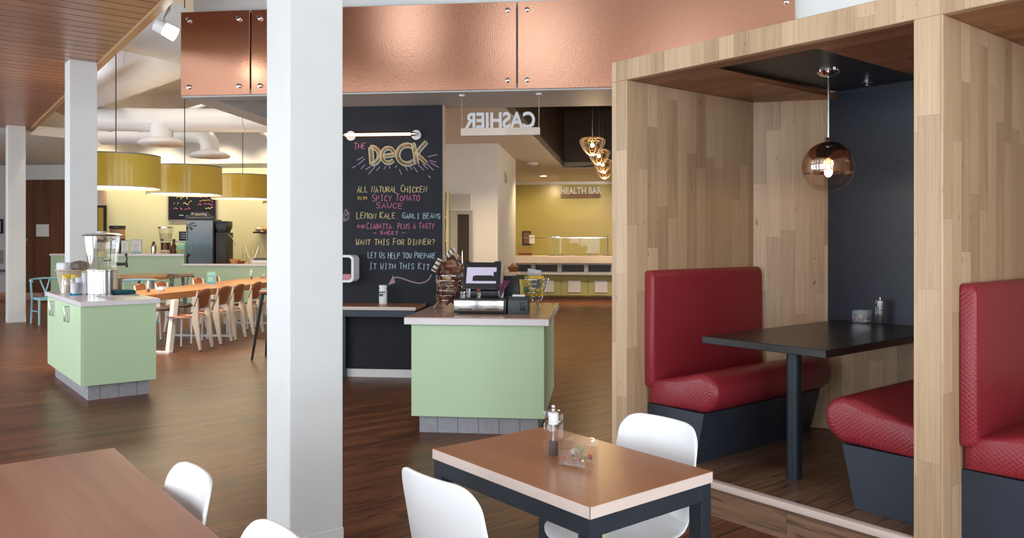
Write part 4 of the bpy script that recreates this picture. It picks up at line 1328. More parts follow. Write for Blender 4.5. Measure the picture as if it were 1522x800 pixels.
MB().lathe([(.001, .632), (.05, .632), (.05, .648), (.001, .65)], 20).build('lid_knob', 'grey_metal_light', t)
m = MB(); m.cyl((.12, -.08, .315), (.20, -.115, .315), .018, .015, 12); m.cyl((.195, -.113, .335), (.205, -.117, .28), .016, .013, 12); m.build('tap', 'black_plastic', t)
m = MB(); m.tube([(.20, -.115, .33), (.205, -.117, .38), (.195, -.113, .40)], .008, 8); m.ball((.198, -.114, .41), .015, 8); m.build('tap_lever', 'black_plastic', t)
for i, (dx, dy, z, lab) in enumerate(((-.02, -.075, .415, 'pale lemon slice floating high in the water dispenser'), (.03, -.07, .36, 'dark plum slice below the lemon in the water dispenser'))):
    o = thing('fruit_slice', lab, 'fruit', (1.86+dx, 8.98+dy, Zk+z), -.3)
    m = MB(); m.lathe([(.001, -.006), (.035, -.006), (.038, 0), (.035, .006), (.001, .006)], 20)
    q = m.build('slice', 'lemon' if i == 0 else 'plum', o)
    q.rotation_euler = (pi/2-.35, 0, 0) if i == 0 else (.25, 0, 0)
t = thing('napkin_basket', 'woven tapered basket of paper napkins at the end of the cabinet top', 'basket', (1.70, 9.78, Zk))
MB().lathe([(.001, 0), (.085, 0), (.125, .22), (.138, .225), (.138, .24), (.115, .235), (.08, .01), (.001, .01)], 28).build('basket', 'woven_basket', t)
o = thing('napkin_pack', 'white pack of napkins sticking out of the woven basket', 'napkins', (1.665, 9.79, Zk+.215), .3)
MB().box(-.06, .05, -.09, .09, 0, .10, .02, 3).build('stack', 'napkin_paper', o)
o = thing('paper_wad', 'brown crumpled paper bundle lying on the basket behind the dispenser', 'paper', (1.79, 9.74, Zk+.225), .2)
m = MB(); rnd = random.Random(2)
m.ball((0, 0, .05), .10, 16, (1.1, .9, .55))
for v in m.bm.verts: v.co *= 1+rnd.uniform(-.09, .09)
m.build('bundle', 'brown_paper', o, smooth=20)
for i, (x, y) in enumerate(((1.595, 9.40), (1.64, 9.52), (1.68, 9.42))):
    t = thing('syrup_bottle', ('glass bottle with yellow lid closest to the cabinet edge', 'glass bottle with yellow lid between the other bottle and the basket', 'glass bottle with yellow lid standing next to the paper cups')[i], 'bottle', (x, y, Zk), 0, 'yellow lidded bottles')
    MB().lathe([(.001, 0), (.033, 0), (.034, .12), (.026, .15), (.024, .165), (.022, .165), (.030, .12), (.03, .006), (.001, .006)], 18).build('body', 'acrylic', t)
    MB().lathe([(.001, .008), (.028, .008), (.028, .09), (.001, .09)], 16).build('syrup', 'snack_cream', t)
    MB().lathe([(.001, .166), (.028, .162), (.028, .19), (.02, .198), (.001, .198)], 16).build('lid', 'yellow_lid', t)
t = thing('cup_stack', 'tilted bundle of white paper cups and lids beside the dispenser', 'cups', (1.71, 9.24, Zk), 0)
for i in range(3):
    m = MB(); m.lathe([(.001, 0), (.028, 0), (.040, .115+.05*i), (.043, .12+.05*i), (.001, .12+.05*i)], 18, ((i-1)*.052, (i % 2)*.06, 0)); m.build('sleeve', 'napkin_paper', t)
o = thing('teal_clip', 'small bright teal plastic scoop lying by the paper cups', 'scoop', (1.635, 9.14, Zk), .4)
m = MB(); m.box(-.03, .06, -.04, .03, 0, .012, .004); m.box(-.06, -.03, -.015, .012, 0, .018, .004); m.build('scoop', 'bright_teal', o)
t = thing('drip_tray', 'flat steel drip tray at the front of the cabinet top', 'tray', (1.97, 8.80, Zk), 0)
m = MB(); m.box(-.20, .16, -.17, .17, 0, .006); m.box(-.20, .16, -.17, -.16, .006, .014); m.box(-.20, .16, .16, .17, .006, .014); m.box(.15, .16, -.16, .16, .006, .014); m.box(-.2, -.19, -.16, .16, .006, .014)
m.build('tray', 'brushed_steel', t, smooth=0)
o = thing('folded_cloth', 'dark teal folded cloth lying right of the dispenser', 'cloth', (1.99, 8.90, Zk), .1)
m = MB(); m.box(-.05, .15, -.09, .10, .014, .036, .010, 3); m.box(-.045, .14, -.085, .09, .036, .048, .005, 2); m.build('cloth', 'teal_cloth', o)
o = thing('bread_board', 'small wooden board leaning flat behind the teal cloth', 'board', (2.04, 9.42, Zk), .2)
MB().box(-.12, .12, -.15, .15, 0, .022, .008).build('board', 'honey_wood', o, grain=(0, 1, 0))
t = thing('menu_stand', 'brown wooden card stand behind the dispenser tap', 'card stand', (2.04, 9.10, Zk), .3)
MB().box(-.012, .012, -.05, .05, 0, .17, .003).build('card', 'snack_tan', t)
MB().box(-.03, .03, -.05, .05, 0, .02, .003).build('foot', 'rail_wood', t)

# ================================================================== LONG COMMUNAL TABLE, CHAIRS, DRUM LAMPS
t = bthing('communal_table', 'long honey coloured communal table on white trestle legs', 'table', -6.0, 9.8)
m = MB(); m.prism([(-.40, .12), (-.02, .10), (.06, .24), (.13, .45), (.20, .85), (.30, 1.5), (.38, 2.5), (.42, 4.0), (.42, 5.6), (-.55, 5.6), (-.55, 2.5), (-.53, .9), (-.48, .3)], .66, .75, 'z', .010)
m.build('tabletop', 'honey_wood', t, grain=(0, 1, 0))
for y, yt, wt in ((.05, .58, (-.40, .24)), (1.85, 1.85, (-.45, .27)), (3.65, 3.65, (-.45, .33)), (5.3, 5.3, (-.45, .33))):
    f = MB(); f.box(-.50, .48, y-.05, y+.05, 0, .028, .003, 1)
    f.build('skid', 'white_metal', t)
    for s in (0, 1):
        xb = (-.47, .45)[s]; xt = wt[s]
        m = MB(); m.hexa([(xb-.025, y-.05, .0), (xb+.025, y-.05, .0), (xb+.025, y+.05, .0), (xb-.025, y+.05, .0), (xt-.025, yt-.06, .66), (xt+.025, yt-.06, .66), (xt+.025, yt+.06, .66), (xt-.025, yt+.06, .66)])
        m.build('leg', 'white_metal', t, smooth=0)


def ply_chair(lab):
    """faces +y: ply seat and back on bent plate rear legs"""
    t = thing('standard_chair', lab, 'chair', (0, 0, 0), 0, 'ply chairs around the communal table')
    G = []; N_ = 9
    for i in range(N_):
        q = i/(N_-1); y = .22-.40*q
        w = .185+.018*sin(pi*min(1, q*1.2))-.03*(q > .8)*(q-.8)/.2
        if q < .12: w -= .05*(1-q/.12)**2
        G.append([(w*s, y, .462-.016*sin(pi*q*.9)-.012*(1-abs(s))-.02*max(0, (.15-q)/.15)**2) for s in (-1, -.6, -.2, .2, .6, 1)])
    m = MB(); m.sheet(G); o = m.build('seat', 'chair_ply', t, smooth=60, grain=(0, 1, 0))
    sd = o.modifiers.new('thick', 'SOLIDIFY'); sd.thickness = .012
    G = []
    for i in range(10):
        q = i/9; z = .55+.27*q
        w = .19-.01*q
        for e, r in ((q*.27, .05), ((1-q)*.27, .09)):
            if e < r: w = w-r+sqrt(max(0, r*r-(r-e)**2))
        G.append([(w*s, -.185-.085*q-.03*(1-s*s), z) for s in (-1, -.7, -.35, 0, .35, .7, 1)])
    m = MB(); m.sheet(G); o = m.build('backrest', 'chair_ply', t, smooth=60)
    sd = o.modifiers.new('thick', 'SOLIDIFY'); sd.thickness = .011
    for s in (-1, 1):
        x = s*.165
        poly = [(-.285, .0), (-.255, .0), (-.150, .42), (-.162, .47), (-.225, .80), (-.238, .80), (-.243, .44)]
        m = MB(); m.prism([(y, z) for y, z in poly], x-.016, x+.016, 'x', .004, 1); m.build('leg', 'beige_metal', t)
        m = MB(); m.tube([(s*.155, .175, .0), (s*.150, .160, .36), (s*.145, .145, .425), (s*.145, .10, .438), (s*.15, -.16, .430)], .0115, 8); m.build('leg', 'white_metal', t)
        m = MB(); m.cyl((x, -.270, 0), (x, -.270, .012), .020, None, 8); m.build('rubber_foot', 'black_plastic', t)
        m = MB(); m.cyl((s*.155, .175, 0), (s*.155, .175, .012), .014, None, 8); m.build('rubber_foot', 'black_plastic', t)
    m = MB(); m.box(-.15, .15, -.19, -.165, .415, .435); m.box(-.15, .15, .08, .10, .42, .438); m.build('crossbar', 'white_metal', t, smooth=0)
    return t


pc = None
near = [(-5.53, 10.285, 'ply chair with beige plate legs closest to us along the communal table'), (-5.545, 10.895, 'second ply chair along the communal table, its back beside the first'),
        (-5.545, 11.36, 'third ply chair along the communal table, crowded behind the second'), (-5.54, 11.97, 'fourth ply chair along the communal table, beside the black stool'),
        (-5.54, 12.7, 'fifth ply chair along the communal table, just behind the black stool')]
far_ = [(-6.55, 10.35, 'orange brown ply chair across the table, left of the near pepper mill'), (-6.55, 11.25, 'orange brown ply chair across the table, just right of the near pepper mill'),
        (-6.57, 11.85, 'orange brown ply chair across the table, alone midway along'), (-6.6, 13.05, 'orange brown ply chair across the table, left one of the close far pair'), (-6.65, 13.75, 'orange brown ply chair across the table, right one of the close far pair')]
for lst, rz in ((near, BROT+pi/2), (far_, BROT-pi/2)):
    for u, v, lab in lst:
        if pc is None:
            pc = ply_chair(lab); pc.location = Bw(u, v); pc.rotation_euler = (0, 0, rz)
        else:
            dup(pc, Bw(u, v), rz, lab)
P1 = Bw(-6.17, 10.42); P2 = Bw(-6.0, 10.45)
mill_set('the near end of the communal table', P1[:2], P2[:2], BROT, .75)
P1 = Bw(-6.3, 14.0); P2 = Bw(-6.12, 14.1)
mill_set('the far end of the communal table', P1[:2], P2[:2], BROT, .75)
t = bthing('card_holder', 'blue green table card standing midway on the communal table', 'table card', -6.3, 12.5, .75, .1)
m = MB(); m.box(-.075, .075, -.004, .004, .0, .20, mat=Matrix.Rotation(radians(8), 4, 'X')); m.build('card', 'blue_card', t, smooth=0)
m = MB(); m.box(-.06, .06, -.0065, -.004, .15, .185, mat=Matrix.Rotation(radians(8), 4, 'X')); m.box(-.055, .02, -.0065, -.004, .04, .11, mat=Matrix.Rotation(radians(8), 4, 'X')); m.build('print', 'mint_tub', t, smooth=0)
m = MB(); m.box(-.08, .08, -.04, .05, 0, .008); m.build('foot', 'acrylic', t, smooth=0)

for i, (v, z, lab) in enumerate(((9.30, 2.11, 'yellow green drum lamp half behind the condiment cabinet column'), (10.95, 2.12, 'yellow green drum lamp hanging in the middle of the row'),
                                 (13.1, 2.16, 'yellow green drum lamp hanging third, beside the thick white column'), (15.2, 2.17, 'yellow green drum lamp of which only a lit sliver shows by the thick column'))):
    u = (-5.93, -5.93, -6.05, -6.05)[i]
    t = bthing('drum_lamp', lab, 'lamp', u, v, z, 0, 'yellow green drum lamps')
    r = .51; h = .41
    m = MB(); m.lathe([(r, .012), (r, h-.012), (r-.006, h-.012), (r-.006, .012), (r, .012)], 56, cap=False); m.build('shade', 'drum_fabric', t, smooth=40)
    m = MB(); m.lathe([(r+.003, 0), (r+.003, .014), (r-.008, .014), (r-.008, 0), (r+.003, 0)], 56, cap=False); m.build('bottom_ring', 'silver_edge', t, smooth=40)
    m = MB(); m.lathe([(r+.003, h-.014), (r+.003, h), (r-.008, h), (r-.008, h-.014), (r+.003, h-.014)], 56, cap=False); m.build('top_ring', 'grey_metal', t, smooth=40)
    MB().lathe([(.001, .022), (r-.01, .022), (r-.01, .028), (.001, .028)], 48).build('diffuser', 'drum_glow', t)
    m = MB()
    for k in range(3):
        a = 2*pi*k/3+.4; m.tube([(0, 0, h-.02), ((r-.01)*cos(a), (r-.01)*sin(a), h-.02)], .006, 6)
    m.build('spider', 'grey_metal', t)
    MB().cyl((0, 0, h-.03), (0, 0, 5.2-z), .0065, None, 8).build('cord', 'black_plastic', t)
    area('drum_lamp_light', Bw(u, v, z-.02), (0, 0, -1), .8, .8, 30, (1, .84, .58))

# tall black stool
t = bthing('bar_stool', 'black splayed leg stool with wood seat beside the thick white column', 'stool', -4.02, 9.62)
for (x, y) in ((-.21, -.21), (.21, -.21), (.21, .21), (-.21, .21)):
    m = MB(); m.tube([(x*.55, y*.55, .80), (x, y, .004)], .02, 10, rad=[.026, .015]); m.build('leg', 'black_paint', t)
m = MB(); m.tube([(-.185, -.185, .27), (.185, -.185, .27), (.185, .185, .27), (-.185, .185, .27)], .010, 8, True); m.build('footrest', 'chair_ply', t)
MB().lathe([(.001, .80), (.17, .80), (.185, .815), (.001, .815)], 28).build('seat_frame', 'black_paint', t)
MB().lathe([(.001, .815), (.19, .815), (.195, .83), (.19, .845), (.001, .845)], 32).build('seat', 'chair_ply', t, grain=(1, 0, 0))


def wish_chair(lab, u, v, rz, mat):
    """metal wishbone chair, faces +y"""
    t = bthing('wishbone_chair', lab, 'chair', u, v, 0, rz, 'metal wishbone chairs')
    arc_ = [(.30*cos(radians(a)), -.02-.25*sin(radians(a)), .755+.03*sin(radians(a))) for a in range(-15, 196, 14)]
    m = MB(); m.tube(arc_, .017, 10); m.build('top_rail', mat, t)
    for s in (-1, 1):
        m = MB(); m.tube([(s*.24, .22, 0), (s*.235, .21, .43), (s*.22, .19, .45)], .017, 10); m.build('leg', mat, t)
        m = MB(); m.tube([(s*.22, -.26, 0), (s*.215, -.22, .43), (s*.265, -.10, .60), (s*.28, -.08, .76)], .017, 10); m.build('leg', mat, t)
        m = MB(); m.tube([(0, -.215, .43), (s*.01, -.235, .56), (s*.08, -.262, .77)], .013, 8); m.build('splat', mat, t)
    m = MB(); m.tube([(.225, .20, .43), (.2, -.2, .43), (-.2, -.2, .43), (-.225, .20, .43)], .013, 8, True); m.tube([(.225, .21, .22), (.215, -.235, .22)], .010, 8); m.tube([(-.225, .21, .22), (-.215, -.235, .22)], .010, 8)
    m.build('seat_frame', mat, t)
    m = MB(); m.prism([(-.225, .21), (.225, .21), (.2, -.2), (-.2, -.2)], .435, .455, 'z', .006); m.build('seat', mat, t)
    return t


wish_chair('light blue metal wishbone chair at the far left behind the cabinet', -9.62, 13.15, -2.2, 'blue_metal')
wish_chair('light blue metal wishbone chair between dispenser and communal table', -7.95, 13.2, .3, 'blue_metal')
wish_chair('dark grey metal wishbone chair behind the communal table', -8.15, 15.0, -.5, 'grey_metal')
t = bthing('cafe_table', 'thick wood topped table behind the water dispenser', 'table', -9.0, 15.1)
MB().box(-.62, .62, -.75, .75, .70, .76, .012, 2).build('tabletop', 'honey_wood', t, grain=(1, 0, 0))
for x in (-.5, .5):
    for y in (-.6, .6):
        m = MB(); m.tube([(x*.95, y*.95, .70), (x, y, .0)], .03, 8, rad=[.035, .02]); m.build('leg', 'grey_metal', t)

# ================================================================== COFFEE BAR
t = bthing('coffee_counter', 'two level pale green coffee bar counter with white tops', 'counter', -9.52, 17.5)
MB().box(-3.3, 0, .05, .65, 0, 1.08).build('raised_front', 'green_panel', t, smooth=0)
MB().box(0, 6.1, .05, .65, 0, .86).build('low_front', 'green_panel', t, smooth=0)
MB().box(-3.3, .02, 0, .80, 1.08, 1.13, .004, 1).build('raised_top', 'white_quartz', t)
MB().box(-3.3, .02, .01, .79, 1.13, 1.137).build('raised_worktop', 'wood_worktop', t, smooth=0, grain=(1, 0, 0))
MB().box(0, 6.1, 0, 1.2, .86, .905, .004, 1).build('low_top', 'white_quartz', t)
MB().box(.02, 6.1, .01, 1.19, .905, .912).build('low_worktop', 'wood_worktop', t, smooth=0, grain=(1, 0, 0))
ZU, ZL = 1.137, .912
t = bthing('coffee_grinder', 'black grinder with clear hopper at the left of the raised counter', 'grinder', -11.42, 17.95, ZU)
MB().box(-.12, .12, -.12, .16, 0, .05, .01).build('base', 'black_plastic', t)
m = MB(); m.box(-.12, .12, .02, .16, .05, .34, .01); m.box(-.11, -.05, -.10, .02, .05, .30, .01); m.build('body', 'black_plastic', t)
MB().cyl((.04, -.05, .05), (.04, -.05, .25), .05, None, 16).build('bean_cup', 'chrome', t)
MB().box(-.12, .12, -.12, .16, .34, .58, .012).build('hopper', 'snack_tan', t)
MB().box(-.125, .125, -.125, .165, .58, .66, .012).build('lid', 'black_plastic', t)
for (u, mat, lab, w) in ((-11.12, 'mint_tub', 'narrow framed card with pale green edge on the raised counter', .10), (-10.84, 'blue_card', 'wider white menu card on the raised counter', .135)):
    t = bthing('counter_card', lab, 'card', u, 17.8, ZU)
    MB().box(-w, w, 0, .012, 0, .31 if w < .12 else .33, .002, 1).build('frame', mat, t)
    MB().box(-w+.012, w-.012, -.004, 0, .02, .29 if w < .12 else .318).build('paper', 'white_card', t, smooth=0)
    m = MB()
    for k in range(5): m.box(-w*.6, w*.5-.02*(k % 3), -.006, -.004, .07+.035*k, .08+.035*k)
    m.box(-w*.7, w*.7, -.006, -.004, .03, .05); m.build('print', mat, t, smooth=0)
    MB().box(-w*.7, w*.7, 0, .07, 0, .008).build('foot', 'acrylic', t, smooth=0)
t = bthing('tea_jar', 'amber tea jar standing between the menu cards and the water jar', 'jar', -10.985, 17.95, ZU)
MB().lathe([(.001, 0), (.05, 0), (.055, .22), (.04, .25), (.001, .25)], 18).build('jar', 'chip_gold', t)
MB().lathe([(.001, .25), (.045, .25), (.045, .28), (.001, .28)], 16).build('lid', 'snack_tan', t)
t = bthing('beverage_jar', 'clear tapered drink jar on a dark stand on the raised counter', 'dispenser', -10.22, 18.0, ZU)
MB().cyl((0, 0, 0), (0, 0, .26), .11, .11, 24).build('stand', 'snack_brown', t)
MB().lathe([(.001, .265), (.13, .265), (.17, .56), (.175, .60), (.168, .60), (.125, .275), (.001, .272)], 28, cap=False).build('jar', 'clear_glass', t, smooth=60)
MB().lathe([(.001, .28), (.122, .28), (.15, .48), (.001, .48)], 24).build('drink', 'water_glass', t)
MB().lathe([(.001, .61), (.18, .60), (.18, .625), (.001, .635)], 24).build('lid', 'brushed_steel', t)
m = MB(); m.cyl((-.0, -.12, .32), (0, -.20, .32), .02, None, 10); m.build('tap', 'black_plastic', t)
t = bthing('steel_shaker', 'steel shaker standing left in front of the drink jar', 'shaker', -10.36, 17.72, ZU)
MB().lathe([(.001, 0), (.05, 0), (.06, .16), (.05, .20), (.03, .22), (.03, .25), (.001, .26)], 20).build('body', 'brushed_steel', t)
MB().lathe([(.031, .215), (.033, .25), (.028, .28), (.001, .285)], 16).build('cap', 'black_plastic', t)
t = bthing('cream_box', 'small cream box beside the steel shaker', 'box', -10.08, 17.70, ZU)
MB().box(-.10, .10, -.05, .05, 0, .085, .004).build('box', 'snack_cream', t)
MB().box(-.08, .08, -.054, -.05, .02, .05).build('print', 'snack_tan', t, smooth=0)
t = bthing('dark_bottle', 'dark squat bottle between the drink jar and the little sign', 'bottle', -9.99, 17.95, ZU)
MB().lathe([(.001, 0), (.07, 0), (.075, .12), (.05, .2), (.03, .24), (.03, .30), (.001, .30)], 20).build('body', 'snack_brown', t)
MB().cyl((0, 0, .30), (0, 0, .34), .034, None, 14).build('cap', 'black_plastic', t)
t = bthing('sign_stand', 'little black chalk sign raised on a white stand on the counter', 'sign', -9.82, 18.15, ZU)
MB().box(-.25, .25, -.02, .10, .26, .30, .004).build('shelf', 'white_plastic', t)
m = MB(); m.prism([(-.02, .0), (.02, 0), (.09, .26), (-.09, .26)], .0, .06, 'y'); m.build('stem', 'rail_wood', t, smooth=0)
MB().box(-.15, .15, -.01, .01, .30, .52, .006).build('board', 'black_paint', t)
m = MB()
for k in range(3): m.tube([(-.10+.005*q, -.013, .47-.055*k+.008*sin(q*1.9+k)) for q in range(0, 41-6*k)], .004, 4)
m.build('lettering', 'white_card', t, smooth=0)
t = bthing('syrup_tub', 'round mint green tub standing by the poster machine', 'tub', -9.66, 17.75, ZU)
MB().lathe([(.001, 0), (.13, 0), (.15, .12), (.12, .21), (.07, .25), (.001, .25)], 24).build('tub', 'mint_tub', t)
MB().box(-.06, .06, -.150, -.11, .03, .10, .004).build('label', 'chip_gold', t)
# machine wearing the landscape poster
t = bthing('poster_cooler', 'tall black machine wearing a misty landscape poster on its front', 'machine', -9.20, 17.65, ZL)
MB().box(-.34, .34, .02, .42, 0, 1.02, .01).build('cabinet', 'black_plastic', t)
MB().box(-.32, .32, .0, .02, .0, 1.0).build('poster', 'poster_print', t, smooth=0, uvfit=lambda c: ((c.x+.32)/.64, c.z/1.0))
m = MB()
for pts in ([(-.31, .88), (-.22, .90), (-.13, .86), (-.06, .88)], [(-.31, .84), (-.24, .86), (-.16, .80)], [(-.30, .80), (-.23, .82), (-.18, .77)], [(-.25, .90), (-.20, .94), (-.12, .93)], [(-.29, .55), (-.285, .7), (-.30, .85)]):
    m.tube([(x, -.002, z) for x, z in pts], .012, 5, rad=[.008]*(len(pts)-1)+[.016])
for v in m.bm.verts: v.co.y = -.002+(v.co.y+.002)*.2
m.build('tree_silhouette', 'chalk_slate', t, smooth=0)
m = MB(); m.prism([(-.34, 1.02), (.34, 1.02), (.34, 1.07), (.30, 1.10), (.24, 1.12), (.22, 1.17), (.16, 1.19), (-.16, 1.19), (-.22, 1.17), (-.24, 1.12), (-.30, 1.10), (-.34, 1.07)], -.01, .03, 'y'); m.build('topper', 'black_paint', t, smooth=0)
text_mesh('lettering', 'Featuring', .095, .003, 'snack_cream', t, (0, -.012, 1.115), (pi/2, 0, 0), width=1.05)
m = MB(); m.tube([(-.27+.006*q, -.013, 1.06+.010*sin(q*1.7)*cos(q*.6)) for q in range(91)], .005, 4); m.build('script_line', 'snack_cream', t, smooth=0)
t = bthing('espresso_grinder', 'black espresso grinder with flared hopper right of the poster machine', 'grinder', -8.70, 17.85, ZL)
MB().box(-.13, .13, -.15, .2, 0, .72, .012).build('body', 'machine_brown', t)
m = MB(); m.prism([(-.08, .72), (.08, .72), (.14, .84), (.14, .98), (-.14, .98), (-.14, .84)], -.15, .15, 'y', .01); m.build('hopper', 'black_plastic', t)
m = MB(); m.tube([(.15, -.1, .68), (.24, -.1, .60), (.33, -.1, .42)], .008, 6); m.build('cable', 'grey_metal', t)
t = bthing('pastry_shelf', 'wall shelf piled with pastries at the coffee wall', 'shelf', -8.1, 19.6, 1.62)
m = MB(); m.box(-.5, .75, -.42, 0, 0, .04, .005); m.build('board', 'dark_plank', t, grain=(1, 0, 0))
for x in (-.1, .55):
    m = MB(); m.prism([(-.3, 0), (-.0, 0), (0, -.22)], x-.02, x+.02, 'x'); m.build('bracket', 'dark_plank', t, smooth=0)
labs = ['pale round loaf', 'brown roll', 'dark bun', 'golden pastry', 'small tan roll', 'pale bun', 'brown pastry']
rnd = random.Random(8)
for i in range(7):
    u = -8.1-.40+.16*i
    t = bthing('pastry', labs[i]+' in the row along the coffee wall shelf', 'pastry', u, 19.3+.05*(i % 2), 1.66, 0, 'pastries on the wall shelf')
    m = MB(); m.ball((0, 0, .065), .085, 12, (1, .9, .75)); m.build('crust', ('snack_cream', 'pastry', 'snack_brown', 'chip_gold', 'snack_tan', 'snack_cream', 'pastry')[i], t)
    m = MB(); m.tube([(-.05, -.03, .125), (.05, .03, .125)], .008, 5); m.build('score', 'snack_tan', t)
t = bthing('tall_candle', 'pale round jar standing among the shelf pastries', 'jar', -8.12, 19.42, 1.66)
MB().lathe([(.001, 0), (.07, 0), (.075, .24), (.06, .27), (.001, .27)], 18).build('body', 'peach_wall', t)
MB().cyl((0, 0, .27), (0, 0, .30), .06, None, 16).build('lid', 'snack_cream', t)
for (u, v, r, h, mat, nm, lab) in ((-8.38, 17.75, .13, .10, 'pastry', 'bread_tray', 'flat basket of breads beside the espresso grinder'), (-8.02, 17.85, .10, .13, 'snack_cream', 'white_bowl', 'cream bowl with whisks on the low counter'),
                                   (-8.20, 17.70, .09, .06, 'snack_rust', 'fruit_dish', 'rust coloured dish in front of the breads')):
    t = bthing(nm, lab, 'dish', u, v, ZL)
    MB().lathe([(.001, 0), (r*.7, 0), (r, h), (r*.93, h), (r*.62, .01), (.001, .01)], 22).build('bowl', mat, t)
    m = MB(); rnd = random.Random(int(r*1000))
    for i in range(7): m.ball((r*.6*cos(i), r*.6*sin(i), h*.8), r*.32, 8, (1, 1, .6))
    o = m.build('contents', 'snack_tan' if mat != 'snack_cream' else 'peach_wall', t); o['kind'] = 'stuff'
    if nm == 'white_bowl':
        for s in (-1, 1):
            m = MB(); m.tube([(s*.02, 0, .02), (s*.10, 0, .22), (s*.16, .02, .40)], .008, 6); m.build('whisk', 'brushed_steel', t)
t = bthing('wire_rack', 'thin gold wire rack behind the breads on the low counter', 'rack', -8.15, 18.25, ZL)
m = MB()
for k in range(6): m.tube([(-.28+.1*k, 0, 0), (-.28+.1*k, 0, .34+.03*(k % 2)), (-.23+.1*k, 0, .38)], .006, 5)
m.tube([(-.3, 0, .02), (.26, 0, .02)], .006, 5); m.tube([(-.3, 0, .2), (.26, 0, .2)], .006, 5); m.build('wires', 'chip_gold', t)
t = bthing('scale', 'white kitchen scale with dark tray near the thick column', 'scale', -7.72, 17.72, ZL)
MB().box(-.20, .20, -.14, .16, 0, .08, .015).build('body', 'white_plastic', t)
MB().box(-.16, .16, -.10, .14, .08, .13, .01).build('tray', 'dark_grey_plastic', t)
t = bthing('tablet_till', 'dark tilted till screen at the end of the low counter', 'screen', -7.42, 17.85, ZL)
MB().box(-.10, .10, -.08, .1, 0, .03, .006).build('foot', 'black_plastic', t)
MB().box(-.02, .02, .0, .04, .03, .2).build('stand', 'black_plastic', t)
m = MB(); m.box(-.19, .19, -.015, .015, .14, .44, .006, mat=Matrix.Rotation(radians(-18), 4, 'X')); m.build('panel', 'black_plastic', t)
# menu board on the wall
t = bthing('menu_board', 'black chalk menu board with pink border on the coffee wall', 'menu board', -10.39, 19.59, 1.97)
MB().box(-.64, .64, -.03, 0, 0, .80).build('board', 'chalk_slate', t, smooth=0)
m = MB(); m.box(-.66, -.64, -.035, 0, -.02, .82); m.box(.64, .66, -.035, 0, -.02, .82); m.box(-.64, .64, -.035, 0, -.02, 0); m.box(-.64, .64, -.035, 0, .80, .82); m.build('border', 'chalk_mauve', t, smooth=0)
rnd = random.Random(6)


def scrawl(x0, x1, z, h, mat):
    m = MB(); x = x0; pts = []
    while x < x1:
        pts.append((x, -.033, z+rnd.uniform(0, h))); x += h*.32
        if rnd.random() < .16:
            if len(pts) > 1: m.tube(pts, .010, 4)
            pts = []; x += h*.35
    if len(pts) > 1: m.tube(pts, .010, 4)
    m.build('chalk_scrawl', mat, t, smooth=0)


scrawl(-.56, -.05, .66, .09, 'chalk_yellow'); scrawl(-.42, -.10, .52, .10, 'chalk_yellow'); scrawl(-.50, .0, .38, .10, 'chalk_yellow'); scrawl(-.50, .02, .24, .09, 'chalk_pink'); scrawl(-.35, -.05, .08, .05, 'chalk_blue')
scrawl(.22, .50, .68, .07, 'chalk_pink'); scrawl(.14, .58, .56, .05, 'chalk_pink'); scrawl(.20, .56, .47, .05, 'chalk_orange'); scrawl(.16, .56, .37, .05, 'chalk_pink'); scrawl(.20, .56, .27, .06, 'chalk_yellow')
# pictures on the left walls
t = bthing('framed_picture', 'narrow dark framed picture on the peach strip beside the column', 'picture', -12.84, 19.57, 1.40)
m = MB(); m.box(-.15, .11, -.04, 0, 0, .95); m.build('frame', 'black_paint', t, smooth=0)
MB().box(-.11, .04, -.044, -.04, .06, .89).build('print', 'chip_gold', t, smooth=0)
t = bthing('framed_picture', 'black framed white print on the wall left of the brown door', 'picture', -15.95, 19.59, 1.62)
m = MB(); m.box(-.3, .3, -.04, 0, 0, .38); m.build('frame', 'black_paint', t, smooth=0)
MB().box(-.25, .25, -.045, -.04, .05, .33).build('print', 'white_card', t, smooth=0)
t = bthing('wall_box', 'grey cabinet on the wall left of the distant slim column', 'box', -15.95, 19.45, .62)
m = MB(); m.box(-.4, .3, -.0, .14, .22, .56, .01); m.build('body', 'grey_metal_light', t)
m = MB(); m.box(-.3, .2, -.006, 0, .30, .48); m.build('panel', 'white_card', t, smooth=0)
m = MB(); m.box(-.5, .35, -.2, .14, 0, .05); m.build('shelf', 'grey_metal', t, smooth=0)

# ================================================================== DUCTS, DIFFUSERS, TRACK SPOT
def ring_tube(name, pts, r, parent, mat='duct_metal', n=32):
    m = MB(); m.tube(pts, r, n); return m.build(name, mat, parent, smooth=50)


D0 = Vector((2.0, 9.8, 0)); D1 = Vector((3.15, 10.2, 0)); D2 = Vector((3.12, 15.6, 0))
t = thing('air_duct', 'large round white duct with a bend beside the slat ceiling', 'duct', (2.6, 9.95, 3.93))
e0 = Vector((-.75, -.40, 0)); e1 = Vector((.62, .10, 0)); e2 = Vector((.08, 5.6, .0))
pts = [e0, e0.lerp(e1, .55)]
A_, B_ = e0.lerp(e1, .6), e1.lerp(e2, .16)
for i in range(11):
    k = i/10; a = A_.lerp(e1, k); b = e1.lerp(B_, k); pts.append(a.lerp(b, k))
pts.append(e2)
ring_tube('pipe', pts, .33, t)
for k in (3, 5, 7, 9, 11):
    a = pts[k]; d = (pts[k+1]-pts[k-1]).normalized()
    m = MB(); m.cyl(a-d*.010, a+d*.010, .334, None, 40); m.build('seam_band', 'duct_metal', t)
d = (pts[-1]-pts[-2]).normalized()
for k in (.2, .5, .8):
    p = pts[-2].lerp(pts[-1], k); m = MB(); m.cyl(p-d*.012, p+d*.012, .335, None, 40); m.build('seam_band', 'duct_metal', t)
    m = MB(); m.tube([(p.x, p.y, .3), (p.x, p.y, 1.32)], .010, 6); m.build('hanger_rod', 'white_metal', t)
t = bthing('air_duct', 'long straight white duct crossing over the drum lamps', 'duct', -7.06, 12.35, 3.42)
